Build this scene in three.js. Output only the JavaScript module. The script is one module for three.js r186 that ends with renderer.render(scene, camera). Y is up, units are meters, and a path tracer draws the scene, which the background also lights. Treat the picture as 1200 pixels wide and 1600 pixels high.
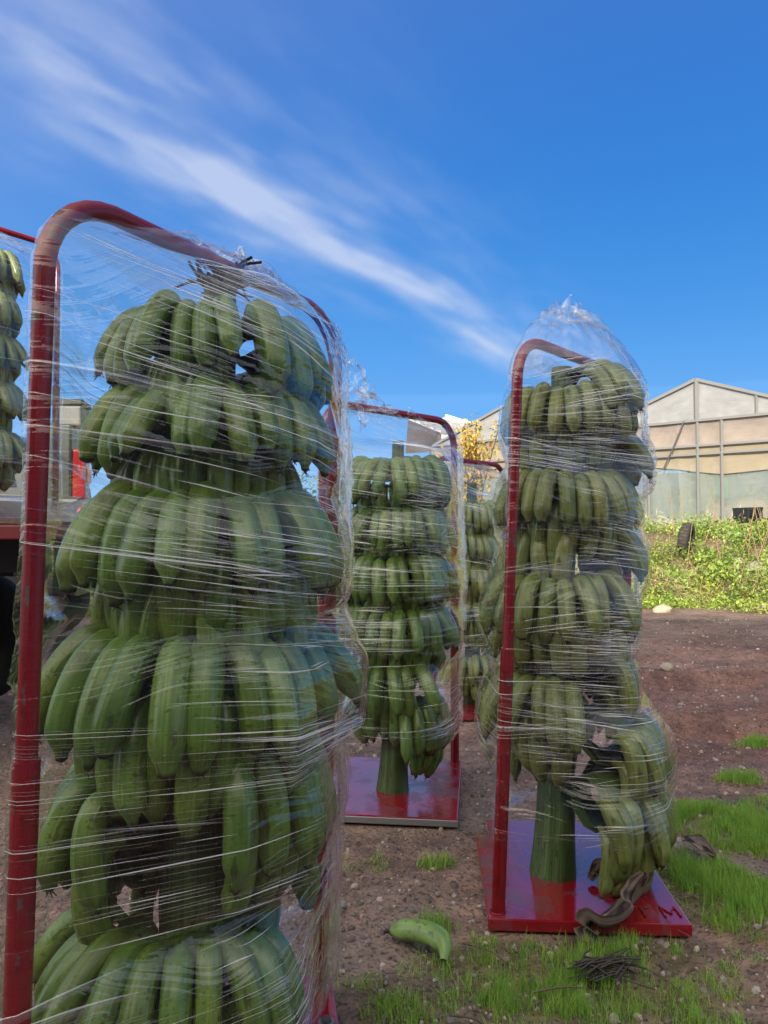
import * as THREE from 'three';
import { mergeGeometries } from 'three/addons/utils/BufferGeometryUtils.js';
import { RoundedBoxGeometry } from 'three/addons/geometries/RoundedBoxGeometry.js';

// ---------------------------------------------------------------- camera, sky, sun, exposure
const scene = new THREE.Scene();
const FOC = 1202, HORIZON = 830;                       // focal length and horizon of the 1200 x 1600 photograph, in its pixels
const camera = new THREE.PerspectiveCamera(2 * Math.atan(800 / FOC) * 180 / Math.PI, 0.75, 0.05, 400);
camera.position.set(0, 1, 0);
camera.rotation.set(Math.atan((HORIZON - 800) / FOC), 0, 0);
const renderer = new THREE.WebGLRenderer({ antialias: true });
renderer.toneMapping = THREE.LinearToneMapping;
renderer.toneMappingExposure = 2.0;
renderer.shadowMap.enabled = true;

const SUN_AZ = 22 * Math.PI / 180, SUN_EL = 19.8 * Math.PI / 180;
const sunDir = new THREE.Vector3(-Math.sin(SUN_AZ) * Math.cos(SUN_EL), Math.sin(SUN_EL), Math.cos(SUN_AZ) * Math.cos(SUN_EL));

// small seeded noise kit
function rng(seed) { let a = seed >>> 0; return () => { a = (a + 0x6D2B79F5) | 0; let t = Math.imul(a ^ (a >>> 15), 1 | a); t = (t + Math.imul(t ^ (t >>> 7), 61 | t)) ^ t; return ((t ^ (t >>> 14)) >>> 0) / 4294967296; }; }
const hash = (x, y, z) => { let h = Math.imul(x, 374761393) ^ Math.imul(y, 668265263) ^ Math.imul(z, 2147483647 ^ 1274126177); h = Math.imul(h ^ (h >>> 13), 1274126177); return ((h ^ (h >>> 16)) >>> 0) / 4294967296; };
const sm = (t) => t * t * (3 - 2 * t);
function vnoise(x, y, z = 0) {
  const X = Math.floor(x), Y = Math.floor(y), Z = Math.floor(z), a = sm(x - X), b = sm(y - Y), c = sm(z - Z);
  const L = (p, q, t) => p + (q - p) * t;
  return L(L(L(hash(X, Y, Z), hash(X + 1, Y, Z), a), L(hash(X, Y + 1, Z), hash(X + 1, Y + 1, Z), a), b),
    L(L(hash(X, Y, Z + 1), hash(X + 1, Y, Z + 1), a), L(hash(X, Y + 1, Z + 1), hash(X + 1, Y + 1, Z + 1), a), b), c);
}
function fbm(x, y, z = 0, o = 4) { let s = 0, a = 0.5, n = 0; for (let i = 0; i < o; i++) { s += a * vnoise(x, y, z + i * 7.3); n += a; a *= 0.5; x *= 2.03; y *= 2.03; z *= 2.03; } return s / n; }
const clamp = THREE.MathUtils.clamp, lerp = THREE.MathUtils.lerp, smooth = THREE.MathUtils.smoothstep;
const V = (x, y, z) => new THREE.Vector3(x, y, z);

{ // clear winter sky: deep blue away from the sun, paler at the horizon and round the sun, with combed cirrus
  const W = 1792, H = 896, data = new Float32Array(W * H * 4), inv = 1 / 2.0;
  for (let j = 0; j < H; j++) {
    const el = ((j + 0.5) / H - 0.5) * Math.PI, sy = Math.sin(el), cy = Math.cos(el);
    for (let i = 0; i < W; i++) {
      if (j < H / 2 - 1) { data.set([0.11, 0.12, 0.14, 1], (j * W + i) * 4); continue; }
      const az = ((i + 0.5) / W - 0.5) * 2 * Math.PI, x = cy * Math.cos(az), z = cy * Math.sin(az), y = sy;
      const e = Math.max(0, y), k = (j * W + i) * 4;
      const mu = x * sunDir.x + y * sunDir.y + z * sunDir.z;
      
      let r = 0.010 + 0.45 * Math.exp(-e * 7.2), g = 0.10 + 0.64 * Math.exp(-e * 3.9), b = 0.35 + 0.80 * Math.exp(-e * 2.0);
      const glow = Math.pow(Math.max(0, (mu + 1) / 2), 3.0), aur = Math.exp(-Math.acos(clamp(mu, -1, 1)) * 3.2);
      r += 3.4 * glow + 2.2 * aur; g += 2.95 * glow + 1.95 * aur; b += 2.05 * glow + 1.45 * aur;
      if (y > 0.03) { // cirrus sheet far above, combed along one wind direction
        const px = x / (y + 0.06), pz = z / (y + 0.06);
        const u = px * 0.56 - pz * 0.83, v = px * 0.83 + pz * 0.56;    // u along the streaks
        const warp = (fbm(u * 1.3 + 3, v * 2.6, 1.7, 5) - 0.5) * 0.26;
        const line = (c, w0, w1) => { const d = v + warp - c - 0.035 * Math.cos(u * 1.25 - 2.2); return d > 0 ? Math.exp(-((d / w1) ** 2)) : Math.exp(-((d / w0) ** 2)); };
        let c = 0;
        const feather = smooth(fbm(u * 3.2 + v * 5, v * 9 - u * 2, 15.5, 5), 0.34, 0.70);   // wisps that leave the band at a slant
        c += 0.62 * line(-1.475, 0.085, 0.17) * smooth(u, 0.9, 2.0) * (1 - smooth(u, 2.9, 3.7)) * (0.55 + 0.7 * fbm(u * 1.1, 2.2, 4, 3));
        c += 0.55 * line(-1.46, 0.22, 0.34) * smooth(u, -0.2, 0.5) * (1 - 0.75 * smooth(u, 1.6, 3.2)) * (0.25 + 0.9 * feather);
        c += 0.26 * line(1.7, 0.2, 0.3) * smooth(fbm(u, v, 5, 3), 0.3, 0.7) + 0.25 * line(3.6, 0.3, 0.4) * smooth(fbm(u, v, 8, 3), 0.3, 0.7);
        const comb = fbm(u * 2.0, v * 22 + warp * 12, 9.1, 5), soft = fbm(u * 2.2 + 20, v * 6, 3.3, 5);
        c *= 0.22 + 0.62 * smooth(comb, 0.25, 0.8) + 0.85 * smooth(soft, 0.3, 0.72);
        c = clamp(c * smooth(y, 0.05, 0.16), 0, 0.9);
        r = lerp(r, 0.66, c * 0.78); g = lerp(g, 0.74, c * 0.78); b = lerp(b, 0.93, c * 0.78);
      }
      if (y < 0) { r = 0.2; g = 0.22; b = 0.26; }
      data[k] = r * inv; data[k + 1] = g * inv; data[k + 2] = b * inv; data[k + 3] = 1;
    }
  }
  const sky = new THREE.DataTexture(data, W, H, THREE.RGBAFormat, THREE.FloatType);
  sky.mapping = THREE.EquirectangularReflectionMapping; sky.magFilter = sky.minFilter = THREE.LinearFilter; sky.needsUpdate = true;
  scene.background = sky; scene.environment = sky;
}
const sun = new THREE.DirectionalLight(new THREE.Color(1, 0.9, 0.74), 4.2);
sun.target.position.set(0, 0, -8); sun.position.copy(sun.target.position).addScaledVector(sunDir, 60);
sun.castShadow = true; sun.shadow.mapSize.set(4096, 4096);
Object.assign(sun.shadow.camera, { left: -40, right: 40, top: 40, bottom: -40, near: 1, far: 150 });
scene.add(sun, sun.target);

// ---------------------------------------------------------------- helpers
const used = {};
function numbered(n) { const k = used[n] = (used[n] ?? -1) + 1; return k ? `${n}_${String(k).padStart(3, '0')}` : n; }
function shadows(o) { o.traverse((m) => { if (m.isMesh) m.castShadow = m.receiveShadow = true; }); return o; }
function tag(o, label, category, group, kind) { if (label) o.userData.label = label; if (category) o.userData.category = category; if (group) o.userData.group = group; if (kind) o.userData.kind = kind; return o; }
function thing(name, label, category, group) { const g = new THREE.Group(); g.name = numbered(name); scene.add(g); return tag(g, label, category, group); }
function part(name, geo, mat, parent) { const m = new THREE.Mesh(geo, mat); m.name = name; parent.add(m); return m; }
function mono(name, geo, mat, label, category, group, kind) { const m = new THREE.Mesh(geo, mat); m.name = numbered(name); scene.add(m); return tag(m, label, category, group, kind); }
const std = (rgb, rough = 0.7, extra = {}) => new THREE.MeshPhysicalMaterial({ color: new THREE.Color().setRGB(...rgb), roughness: rough, ...extra });
function canvasTex(w, h, f, srgb = true) { // f(u, v) -> [r, g, b] in 0..1
  const d = new Uint8Array(w * h * 4);
  for (let j = 0; j < h; j++) for (let i = 0; i < w; i++) { const c = f(i / w, j / h), k = (j * w + i) * 4; for (let q = 0; q < 3; q++) d[k + q] = clamp(c[q] ?? c[0], 0, 1) * 255; d[k + 3] = 255; }
  const t = new THREE.DataTexture(d, w, h); t.wrapS = t.wrapT = THREE.RepeatWrapping; t.magFilter = THREE.LinearFilter; t.minFilter = THREE.LinearMipmapLinearFilter; t.generateMipmaps = true;
  if (srgb) t.colorSpace = THREE.SRGBColorSpace; t.needsUpdate = true; return t;
}
// tileable noise over the unit square: f periods per side
function tn(u, v, f, g = f, s = 0) {
  const x = u * f, y = v * g, X = Math.floor(x), Y = Math.floor(y), a = sm(x - X), b = sm(y - Y), m = (q, n) => ((q % n) + n) % n;
  const q = (i, j) => hash(m(X + i, f), m(Y + j, g), s + 11);
  return lerp(lerp(q(0, 0), q(1, 0), a), lerp(q(0, 1), q(1, 1), a), b);
}
function tfbm(u, v, f, g, s, o = 4) { let r = 0, a = 0.5, n = 0; for (let i = 0; i < o; i++) { r += a * tn(u, v, f << i, g << i, s + i); n += a; a *= 0.55; } return r / n; }
function grid(nu, nv, f, uvf) { // f(i, j) -> [x, y, z]
  const p = [], uv = [], idx = [];
  for (let j = 0; j <= nv; j++) for (let i = 0; i <= nu; i++) { p.push(...f(i / nu, j / nv, i, j)); uv.push(...(uvf ? uvf(i / nu, j / nv, i, j) : [i / nu, j / nv])); }
  for (let j = 0; j < nv; j++) for (let i = 0; i < nu; i++) { const a = j * (nu + 1) + i, b = a + 1, c = a + nu + 1, d = c + 1; idx.push(a, b, d, a, d, c); }
  const g = new THREE.BufferGeometry(); g.setAttribute('position', new THREE.Float32BufferAttribute(p, 3)); g.setAttribute('uv', new THREE.Float32BufferAttribute(uv, 2)); g.setIndex(idx); g.computeVertexNormals(); return g;
}
function beam(a, b, w, h = w) { // a box bar between two points
  const d = b.clone().sub(a), l = d.length(), g = new THREE.BoxGeometry(w, h, l);
  g.applyQuaternion(new THREE.Quaternion().setFromRotationMatrix(new THREE.Matrix4().lookAt(b, a, Math.abs(d.y) > 0.95 * l ? V(1, 0, 0) : V(0, 1, 0))));
  return g.translate((a.x + b.x) / 2, (a.y + b.y) / 2, (a.z + b.z) / 2);
}
function tube(pts, r, sides = 10, seg = pts.length * 3, tension = 0.5) { return new THREE.TubeGeometry(new THREE.CatmullRomCurve3(pts, false, 'catmullrom', tension), seg, r, sides, false); }
const at = (px, py, d) => V((px - 600) / FOC * d, 1 + (HORIZON - py) / FOC * d, -d);       // a pixel's direction taken to a known depth
const onGround = (px, py) => { const d = FOC / (py - HORIZON); return V((px - 600) / FOC * d, 0, -d); };

// where the five racks stand: centre, turn, height of the hoop, lean of its top, tint of the fruit
const RACKS = [
  { x: -0.312, z: -1.345, yaw: 0.155, H: 1.465, lean: [0.035, 0.0], y0: 0 },
  { x: 0.53, z: -2.27, yaw: -0.06, H: 1.505, lean: [0.06, 0], y0: 0 },
  { x: 0.04, z: -2.98, yaw: -0.12, H: 1.46, lean: [0.0, 0], y0: 0 },
  { x: 0.50, z: -4.42, yaw: -0.05, H: 1.40, lean: [0.0, 0], y0: 0 },
  { x: -1.87, z: -3.55, yaw: 0, H: 1.40, lean: [0.0, 0], y0: 1.03 },
];
const PW = 0.25, PD = 0.335;                                   // half width and half depth of a rack's base plate

// ---------------------------------------------------------------- ground
function bank(x, z) { const s = 9.55 + 0.35 * Math.sin(x * 0.6) + 0.25 * Math.sin(x * 1.7 + 1); return 1.0 * smooth(-z, s, s + 3.4); }
function groundY(x, z) {
  let h = bank(x, z), d = Math.max(-z, 0);
  const flat = Math.min(...RACKS.slice(0, 4).map((r) => Math.max(Math.abs(x - r.x) - PW, Math.abs(z - r.z) - PD))), near = smooth(flat, 0.0, 0.16);
  let n = (fbm(x * 2.1, z * 2.1, 0.5, 4) - 0.5) * 0.05 + (fbm(x * 11, z * 11, 4.5, 4) - 0.5) * 0.030 + (fbm(x * 45, z * 45, 8.5, 2) - 0.5) * 0.008;
  const ru = smooth(d, 2.9, 3.8) * (1 - smooth(d, 6.6, 7.6)) * smooth(x, 0.4, 1.4);      // wheel ruts crossing the yard
  const track = (c, w) => { const q = (d + 0.12 * Math.sin(x * 1.1) + 0.05 * (x - 2) - c) / w; return Math.exp(-q * q); };
  n += 0.8 * ru * (-0.06 * track(4.0, 0.13) + 0.045 * track(4.27, 0.12) - 0.07 * track(5.2, 0.16) + 0.05 * track(5.55, 0.16) - 0.045 * track(3.5, 0.1) - 0.05 * track(6.3, 0.2) + 0.02 * (fbm(x * 5, z * 16, 2, 3) - 0.5) * 2);
  n += 0.05 * smooth(x, 0.74, 0.98) * (1 - smooth(d, 1.78, 2.02)) * (0.6 + 0.8 * fbm(x * 9, z * 9, 3, 3));  // crumbled red soil thrown up by the plate
  return h + n * near - 0.008 + 0.004 * near;
}
const softAt = (x, z) => { // how much grass grows there, from the patches one sees in the photograph
  const e = (cx, cz, rx, rz, p = 1) => p * Math.max(0, 1 - Math.hypot((x - cx) / rx, (z - cz) / rz));
  let g = 0;
  g = Math.max(g, e(0.42, -1.74, 0.48, 0.24, 1.25), e(0.05, -1.62, 0.34, 0.22, 0.85), e(0.55, -1.86, 0.26, 0.1, 1.6), e(0.66, -1.66, 0.2, 0.22, 0.9), e(0.26, -1.86, 0.2, 0.08, 0.8));
  g = Math.max(g, e(0.98, -2.16, 0.26, 0.36, 1.7), e(1.25, -2.5, 0.34, 0.34, 1.7), e(1.05, -2.72, 0.4, 0.16, 1.4), e(1.38, -2.16, 0.22, 0.2, 1.2), e(0.88, -2.0, 0.12, 0.1, 1.0), e(1.6, -2.75, 0.5, 0.2, 1.3));
  g = Math.max(g, e(0.165, -2.36, 0.08, 0.06, 1.7), e(0.13, -1.98, 0.08, 0.06, 1.5), e(1.78, -3.66, 0.16, 0.09, 1.5), e(1.43, -3.12, 0.14, 0.07, 1.4), e(-0.05, -2.35, 0.14, 0.08, 0.6), e(1.2, -4.1, 0.2, 0.1, 0.8));
  const bare = e(1.12, -2.32, 0.12, 0.16, 1.5) + e(1.2, -2.05, 0.12, 0.1, 1.2);
  for (const r of RACKS.slice(0, 4)) if (Math.abs(x - r.x) < PW + 0.006 && Math.abs(z - r.z) < PD + 0.006) return 0;
  return clamp(g - bare + (fbm(x * 7, z * 7, 21, 3) - 0.5) * 0.9 * (g > 0 ? 1 : 0), 0, 1);
};
const soilMap = canvasTex(1400, 1400, (u, v) => {
  const a = tfbm(u, v, 6, 6, 1, 5), b = tfbm(u, v, 48, 48, 31, 4), c = tn(u, v, 260, 260, 60), d = tn(u, v, 430, 430, 70), w = tfbm(u, v, 7, 7, 90, 3);
  let r = 0.525 + 0.30 * (a - 0.5) + 0.30 * (b - 0.5), q = [r, r * 0.815, r * 0.72];
  const g = smooth(w, 0.4, 0.8) * 0.4; q = q.map((k, i) => lerp(k, [0.55, 0.515, 0.475][i], g));
  const fleck = smooth(d, 0.84, 0.95) * smooth(tn(u, v, 60, 60, 77), 0.3, 0.7); q = q.map((k) => lerp(k, 0.72, fleck * 0.35));
  const dark = (1 - smooth(c, 0.05, 0.4)) * 0.35; return q.map((k) => k * (1 - dark));
});
const soilBump = canvasTex(1024, 1024, (u, v) => [0.45 * tfbm(u, v, 40, 40, 5, 4) + 0.35 * tn(u, v, 190, 190, 66) + 0.25 * tn(u, v, 420, 420, 67)], false);
const soilRough = canvasTex(512, 512, (u, v) => [0.0, 0.62 + 0.35 * tfbm(u, v, 8, 8, 44, 4), 0], false);
{
  const axis = (dense, step, lo, hi, growth) => { const a = []; let s = step, p = dense[0]; while (p > lo) { s *= growth; p -= s; a.unshift(p); } for (let q = dense[0]; q <= dense[1]; q += step) a.push(q); s = step; p = a[a.length - 1]; while (p < hi) { s *= growth; p += s; a.push(p); } return a; };
  const xs = axis([-1.0, 2.0], 0.014, -160, 160, 1.09), zs = [];
  { let z = 60, s = 8; while (z > -1.0) { zs.push(z); s = Math.max(0.14, Math.abs(z + 1) * 0.22); z -= s; } z = -1.0; while (z > -14) { zs.push(z); z -= 0.011 * Math.max(1, (-z / 1.6) ** 1.35); } while (z > -220) { zs.push(z); z -= 0.35 + (-z - 14) * 0.12; } }
  const nx = xs.length - 1, nz = zs.length - 1;
  const g = grid(nx, nz, (a, b, i, j) => [xs[i], groundY(xs[i], zs[j]), zs[j]], (a, b, i, j) => [xs[i] / 1.9, zs[j] / 1.9]);
  const P = g.attributes.position, col = new Float32Array(P.count * 3);
  for (let i = 0; i < P.count; i++) {
    const x = P.getX(i), z = P.getZ(i), d = -z;
    const wet = smooth(fbm(x * 0.9 + 3, z * 1.6, 3, 4), 0.42, 0.62), red = smooth(x, 0.3, 1.2) * smooth(d, 2.7, 3.6) * (1 - smooth(d, 6, 8)) + smooth(x, 0.74, 0.95) * (1 - smooth(d, 1.8, 2.05));
    let c = [0.88, 0.89, 0.86]; c = c.map((q, k) => lerp(q, [0.98, 0.84, 0.79][k], clamp(red, 0, 1)));
    c = c.map((q, k) => q * lerp(1, [0.78, 0.70, 0.70][k], wet * (0.30 + 0.5 * clamp(red, 0, 1))));
    const m = softAt(x, z); c = c.map((q, k) => lerp(q, q * [0.62, 0.78, 0.46][k], Math.min(1, m * 1.2)));
    col.set(c, i * 3);
  }
  g.setAttribute('color', new THREE.BufferAttribute(col, 3));
  const mat = std([0.92, 0.92, 0.92], 1, { map: soilMap, bumpMap: soilBump, bumpScale: 0.013, roughnessMap: soilRough, vertexColors: true, specularIntensity: 0.7 });
  const m = mono('ground', g, mat, 'red brown muddy yard with stones, wheel ruts and patches of grass', 'ground', null, 'structure');
}

// ---------------------------------------------------------------- packing shed behind the photographer: it shades the yard
{
  const t = thing('packing_shed', 'pale packing shed whose long shadow covers the yard', 'shed');
  const wall = std([0.36, 0.33, 0.28], 0.85), roof = std([0.35, 0.36, 0.37], 0.5), door = std([0.22, 0.28, 0.3], 0.6);
  for (let k = 0; k < 9; k++) part('wall_panel', new THREE.BoxGeometry(3.98, 5.75, 0.2).translate(-20 + k * 4, 2.875, 6.1), wall, t);
  part('roof', new THREE.BoxGeometry(36, 0.12, 12).rotateX(0.07).translate(-4, 5.1, 12.25), roof, t);
  part('wall', new THREE.BoxGeometry(0.2, 4.5, 12).translate(-21.9, 2.25, 12.25), wall, t);
  part('wall', new THREE.BoxGeometry(0.2, 4.5, 12).translate(13.9, 2.25, 12.25), wall, t);
  part('wall', new THREE.BoxGeometry(36, 4.4, 0.2).translate(-4, 2.2, 18.3), wall, t);
  part('door', new RoundedBoxGeometry(4.2, 3.8, 0.06, 1, 0.01).translate(1.5, 1.9, 5.96), door, t);
  shadows(t);
}

// ---------------------------------------------------------------- materials of the racks and the fruit
const paintMap = canvasTex(512, 1024, (u, v) => {
  const a = tfbm(u, v, 6, 12, 3, 4), chips = smooth(tfbm(u, v, 10, 36, 17, 4), 0.64, 0.70) * smooth(tfbm(u, v, 3, 5, 29, 2), 0.45, 0.6), rust = smooth(tfbm(u, v, 24, 60, 37, 3), 0.70, 0.78);
  let c = [0.47 + 0.10 * (a - 0.5), 0.035 + 0.04 * (a - 0.5), 0.095 + 0.05 * (a - 0.5)];
  c = c.map((q, k) => lerp(q, [0.33, 0.30, 0.29][k], chips * 0.85)); return c.map((q, k) => lerp(q, [0.30, 0.16, 0.10][k], rust * 0.7));
});
const paintRough = canvasTex(256, 256, (u, v) => [0, 0.20 + 0.35 * smooth(tfbm(u, v, 5, 5, 8, 4), 0.35, 0.75), 0], false);
const plateMap = canvasTex(1024, 1024, (u, v) => {
  const a = tfbm(u, v, 5, 5, 3, 5), dirt = smooth(tfbm(u, v, 9, 9, 17, 5), 0.52, 0.74), spot = smooth(tn(u, v, 70, 70, 41), 0.90, 0.97) * smooth(tn(u, v, 9, 9, 42), 0.35, 0.6);
  let c = [0.54 + 0.10 * (a - 0.5), 0.05 + 0.04 * (a - 0.5), 0.12 + 0.05 * (a - 0.5)];
  c = c.map((q, k) => lerp(q, [0.44, 0.30, 0.30][k], dirt * 0.55)); const mud = smooth(tfbm(u, v, 4, 4, 71, 6), 0.60, 0.70) * smooth(tn(u, v, 220, 220, 9), 0.2, 0.6); c = c.map((q, k) => lerp(q, [0.36, 0.27, 0.23][k], mud * 0.7)); return c.map((q, k) => lerp(q, [0.22, 0.16, 0.14][k], spot * 0.8));
});
const plateRough = canvasTex(512, 512, (u, v) => [0, 0.10 + 0.30 * smooth(tfbm(u, v, 9, 9, 17, 5), 0.46, 0.74) + 0.06 * tn(u, v, 120, 120, 3), 0], false);
const paint = std([1, 1, 1], 1, { map: paintMap, roughnessMap: paintRough });
const platePaint = std([1, 1, 1], 1, { map: plateMap, roughnessMap: plateRough, clearcoat: 1, clearcoatRoughness: 0.09 });
const platePaintWorn = std([1, 1, 1], 1, { map: plateMap, roughnessMap: plateRough, clearcoat: 0.6, clearcoatRoughness: 0.2 });
const steel = std([0.30, 0.31, 0.33], 0.45, { metalness: 0.7 }), darkSteel = std([0.08, 0.085, 0.09], 0.5, { metalness: 0.5 });

const skinMap = canvasTex(512, 512, (u, v) => {
  const st = tfbm(u, v, 48, 2, 5, 3), a = tfbm(u, v, 5, 5, 9, 4), sp = smooth(tn(u, v, 90, 60, 13), 0.93, 0.98) * smooth(tn(u, v, 6, 6, 14), 0.5, 0.7), scuff = smooth(tfbm(u, v, 14, 40, 23, 3), 0.70, 0.78);
  const l = 0.86 + 0.26 * (st - 0.5) + 0.30 * (a - 0.5); let c = [l * (0.97 + 0.12 * (tfbm(u, v, 3, 3, 51, 3) - 0.5)), l, l * 0.96];
  c = c.map((q, k) => lerp(q, [0.36, 0.26, 0.2][k], sp * 0.85)); const sap = smooth(tfbm(u, v, 10, 5, 61, 4), 0.66, 0.74); c = c.map((q, k) => lerp(q, [0.30, 0.26, 0.22][k], sap * 0.35)); return c.map((q, k) => lerp(q, [0.6, 0.52, 0.4][k], scuff * 0.6));
});
const skin = (c) => std(c, 0.29, { map: skinMap, vertexColors: true, specularIntensity: 0.85, sheen: 0.15, sheenColor: new THREE.Color(0.6, 0.7, 0.6), sheenRoughness: 0.5 });
const GREEN = [[0.130, 0.225, 0.040], [0.105, 0.195, 0.034], [0.165, 0.265, 0.056], [0.124, 0.192, 0.032], [0.180, 0.262, 0.048]].map(skin);
const OLIVE = [[0.205, 0.240, 0.070], [0.175, 0.214, 0.060], [0.235, 0.270, 0.088], [0.190, 0.215, 0.056], [0.250, 0.262, 0.072]].map(skin);
const stemMap = canvasTex(512, 256, (u, v) => { const l = 0.8 + 0.55 * (tfbm(u, v, 60, 3, 3, 3) - 0.5) + 0.35 * (tfbm(u, v, 6, 5, 8, 3) - 0.5), s = smooth(tfbm(u, v, 30, 20, 15, 3), 0.68, 0.76); return [lerp(l, 0.34, s * 0.6), lerp(l, 0.28, s * 0.6), lerp(l * 0.95, 0.22, s * 0.6)]; });
const stemMat = std([0.075, 0.135, 0.038], 0.5, { map: stemMap }), cutMat = std([0.13, 0.15, 0.08], 0.8), blackBit = std([0.028, 0.024, 0.022], 0.85);

// one banana: the stalk end at the origin, heading along +x and bending towards -y
function bananaGeo(L, r, bend, seed, rings = 20, sides = 15, blunt = 0) {
  const R = rng(seed), p = [], uv = [], col = [], idx = [], spine = [], tw = R() * 6;
  let x = 0, y = 0, a = 0; const N = rings, kink = 0.10 + 0.06 * R();
  const prof = (t) => { const ped = lerp(0.40, 0.48, smooth(t, 0, 0.1)), body = smooth(t, 0.04, 0.24); let q = lerp(ped, 1, body); q *= 1 - 0.10 * Math.pow(Math.abs(t - 0.55) * 2, 2); q *= lerp(1, 0.34 + 0.2 * blunt, smooth(t, 0.82, 0.978)); return q * (t > 0.992 ? 0.75 : 1); };
  const ts = []; for (let i = 0; i <= N; i++) ts.push(i / N); ts.splice(N, 0, 0.972, 0.986);
  let lt = 0;
  for (const t of ts) {
    const dt = t - lt; lt = t; a -= bend * dt * (0.42 + 1.75 * Math.exp(-(((t - 0.24) / 0.17) ** 2))) * 1.02; x += Math.cos(a) * L * dt; y += Math.sin(a) * L * dt;
    const q = prof(t) * r; spine.push([x, y, q]);
    for (let k = 0; k <= sides; k++) {
      const th = k / sides * 2 * Math.PI, rr = q * (1 + (0.085 * (Math.pow(Math.abs(Math.cos(2.5 * th + tw * 0.1)), 3) - 0.42)) * smooth(t, 0.1, 0.3) + 0.015 * Math.sin(2 * th + tw)), n = Math.cos(th) * rr, b = Math.sin(th) * rr * 0.96;
      p.push(x - Math.sin(a) * n, y + Math.cos(a) * n, b); uv.push(k / sides, t * 1.0 + tw);
      const tip = smooth(t, 0.955, 0.982), ped = 1 - smooth(t, 0.02, 0.22), rid = 1 + 0.07 * (Math.pow(Math.abs(Math.cos(2.5 * th + tw * 0.1)), 6) - 0.3);
      let c = [rid * lerp(1, 1.08, ped), rid * lerp(1, 1.03, ped), rid * lerp(1, 1.05, ped)]; const d = [0.16, 0.085, 0.26];
      c = c.map((w, i) => lerp(w, d[i], tip)); col.push(...c);
    }
  }
  const w = sides + 1, n = ts.length;
  for (let j = 0; j < n - 1; j++) for (let k = 0; k < sides; k++) { const A = j * w + k, B = A + 1, C = A + w, D = C + 1; idx.push(A, D, B, A, C, D); }
  const e = p.length / 3, s = spine[n - 1]; p.push(x + Math.cos(a) * 0.004, y + Math.sin(a) * 0.004, 0); uv.push(0.5, 1 + tw); col.push(0.16, 0.085, 0.26);
  for (let k = 0; k < sides; k++) idx.push((n - 1) * w + k, e, (n - 1) * w + k + 1);
  const R2 = R;                                             // the shrivelled flower at the tip
  const g = new THREE.BufferGeometry(); g.setAttribute('position', new THREE.Float32BufferAttribute(p, 3)); g.setAttribute('uv', new THREE.Float32BufferAttribute(uv, 2)); g.setAttribute('color', new THREE.Float32BufferAttribute(col, 3)); g.setIndex(idx); g.computeVertexNormals();
  // seam normals
  const nn = g.attributes.normal; for (let j = 0; j < n; j++) { const A = j * w, B = A + sides, m = V(nn.getX(A) + nn.getX(B), nn.getY(A) + nn.getY(B), nn.getZ(A) + nn.getZ(B)).normalize(); nn.setXYZ(A, m.x, m.y, m.z); nn.setXYZ(B, m.x, m.y, m.z); }
  g.userData.spine = spine.map((q) => [q[0] / L, q[1] / L, q[2] / L]); g.userData.end = [x, y, a];
  let out = g;
  if (seed % 3) { // dry flower threads on two of three tips
    const bits = [g];
    for (let k = 0; k < 3; k++) { const l = 0.010 + 0.012 * R2(), t2 = new THREE.CylinderGeometry(0.0008, 0.0019, l, 4).translate(0, l / 2, 0).rotateX((R2() - 0.5) * 1.5).rotateZ(a - Math.PI / 2 + (R2() - 0.5) * 1.3).translate(x, y, (R2() - 0.5) * 0.006); const c = new Float32Array(t2.attributes.position.count * 3); for (let i = 0; i < c.length; i += 3) c.set([0.15, 0.08, 0.25], i); t2.setAttribute('color', new THREE.BufferAttribute(c, 3)); bits.push(t2); }
    out = mergeGeometries(bits); out.userData = g.userData;
  }
  return out;
}
const UNIT = 0.25;                                            // bananas are modelled 25 cm long and scaled
const FINE = [0, 1, 2, 3, 4, 5, 6].map((s) => bananaGeo(UNIT, 0.0278 + 0.0016 * (s % 3), 1.98 + 0.15 * (s % 4), 40 + s, 22, 20, s % 2));
const COARSE = [0, 1, 2, 3].map((s) => bananaGeo(UNIT, 0.0278 + 0.0016 * (s % 3), 2.0 + 0.16 * (s % 4), 70 + s, 13, 10, s % 2));

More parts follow.
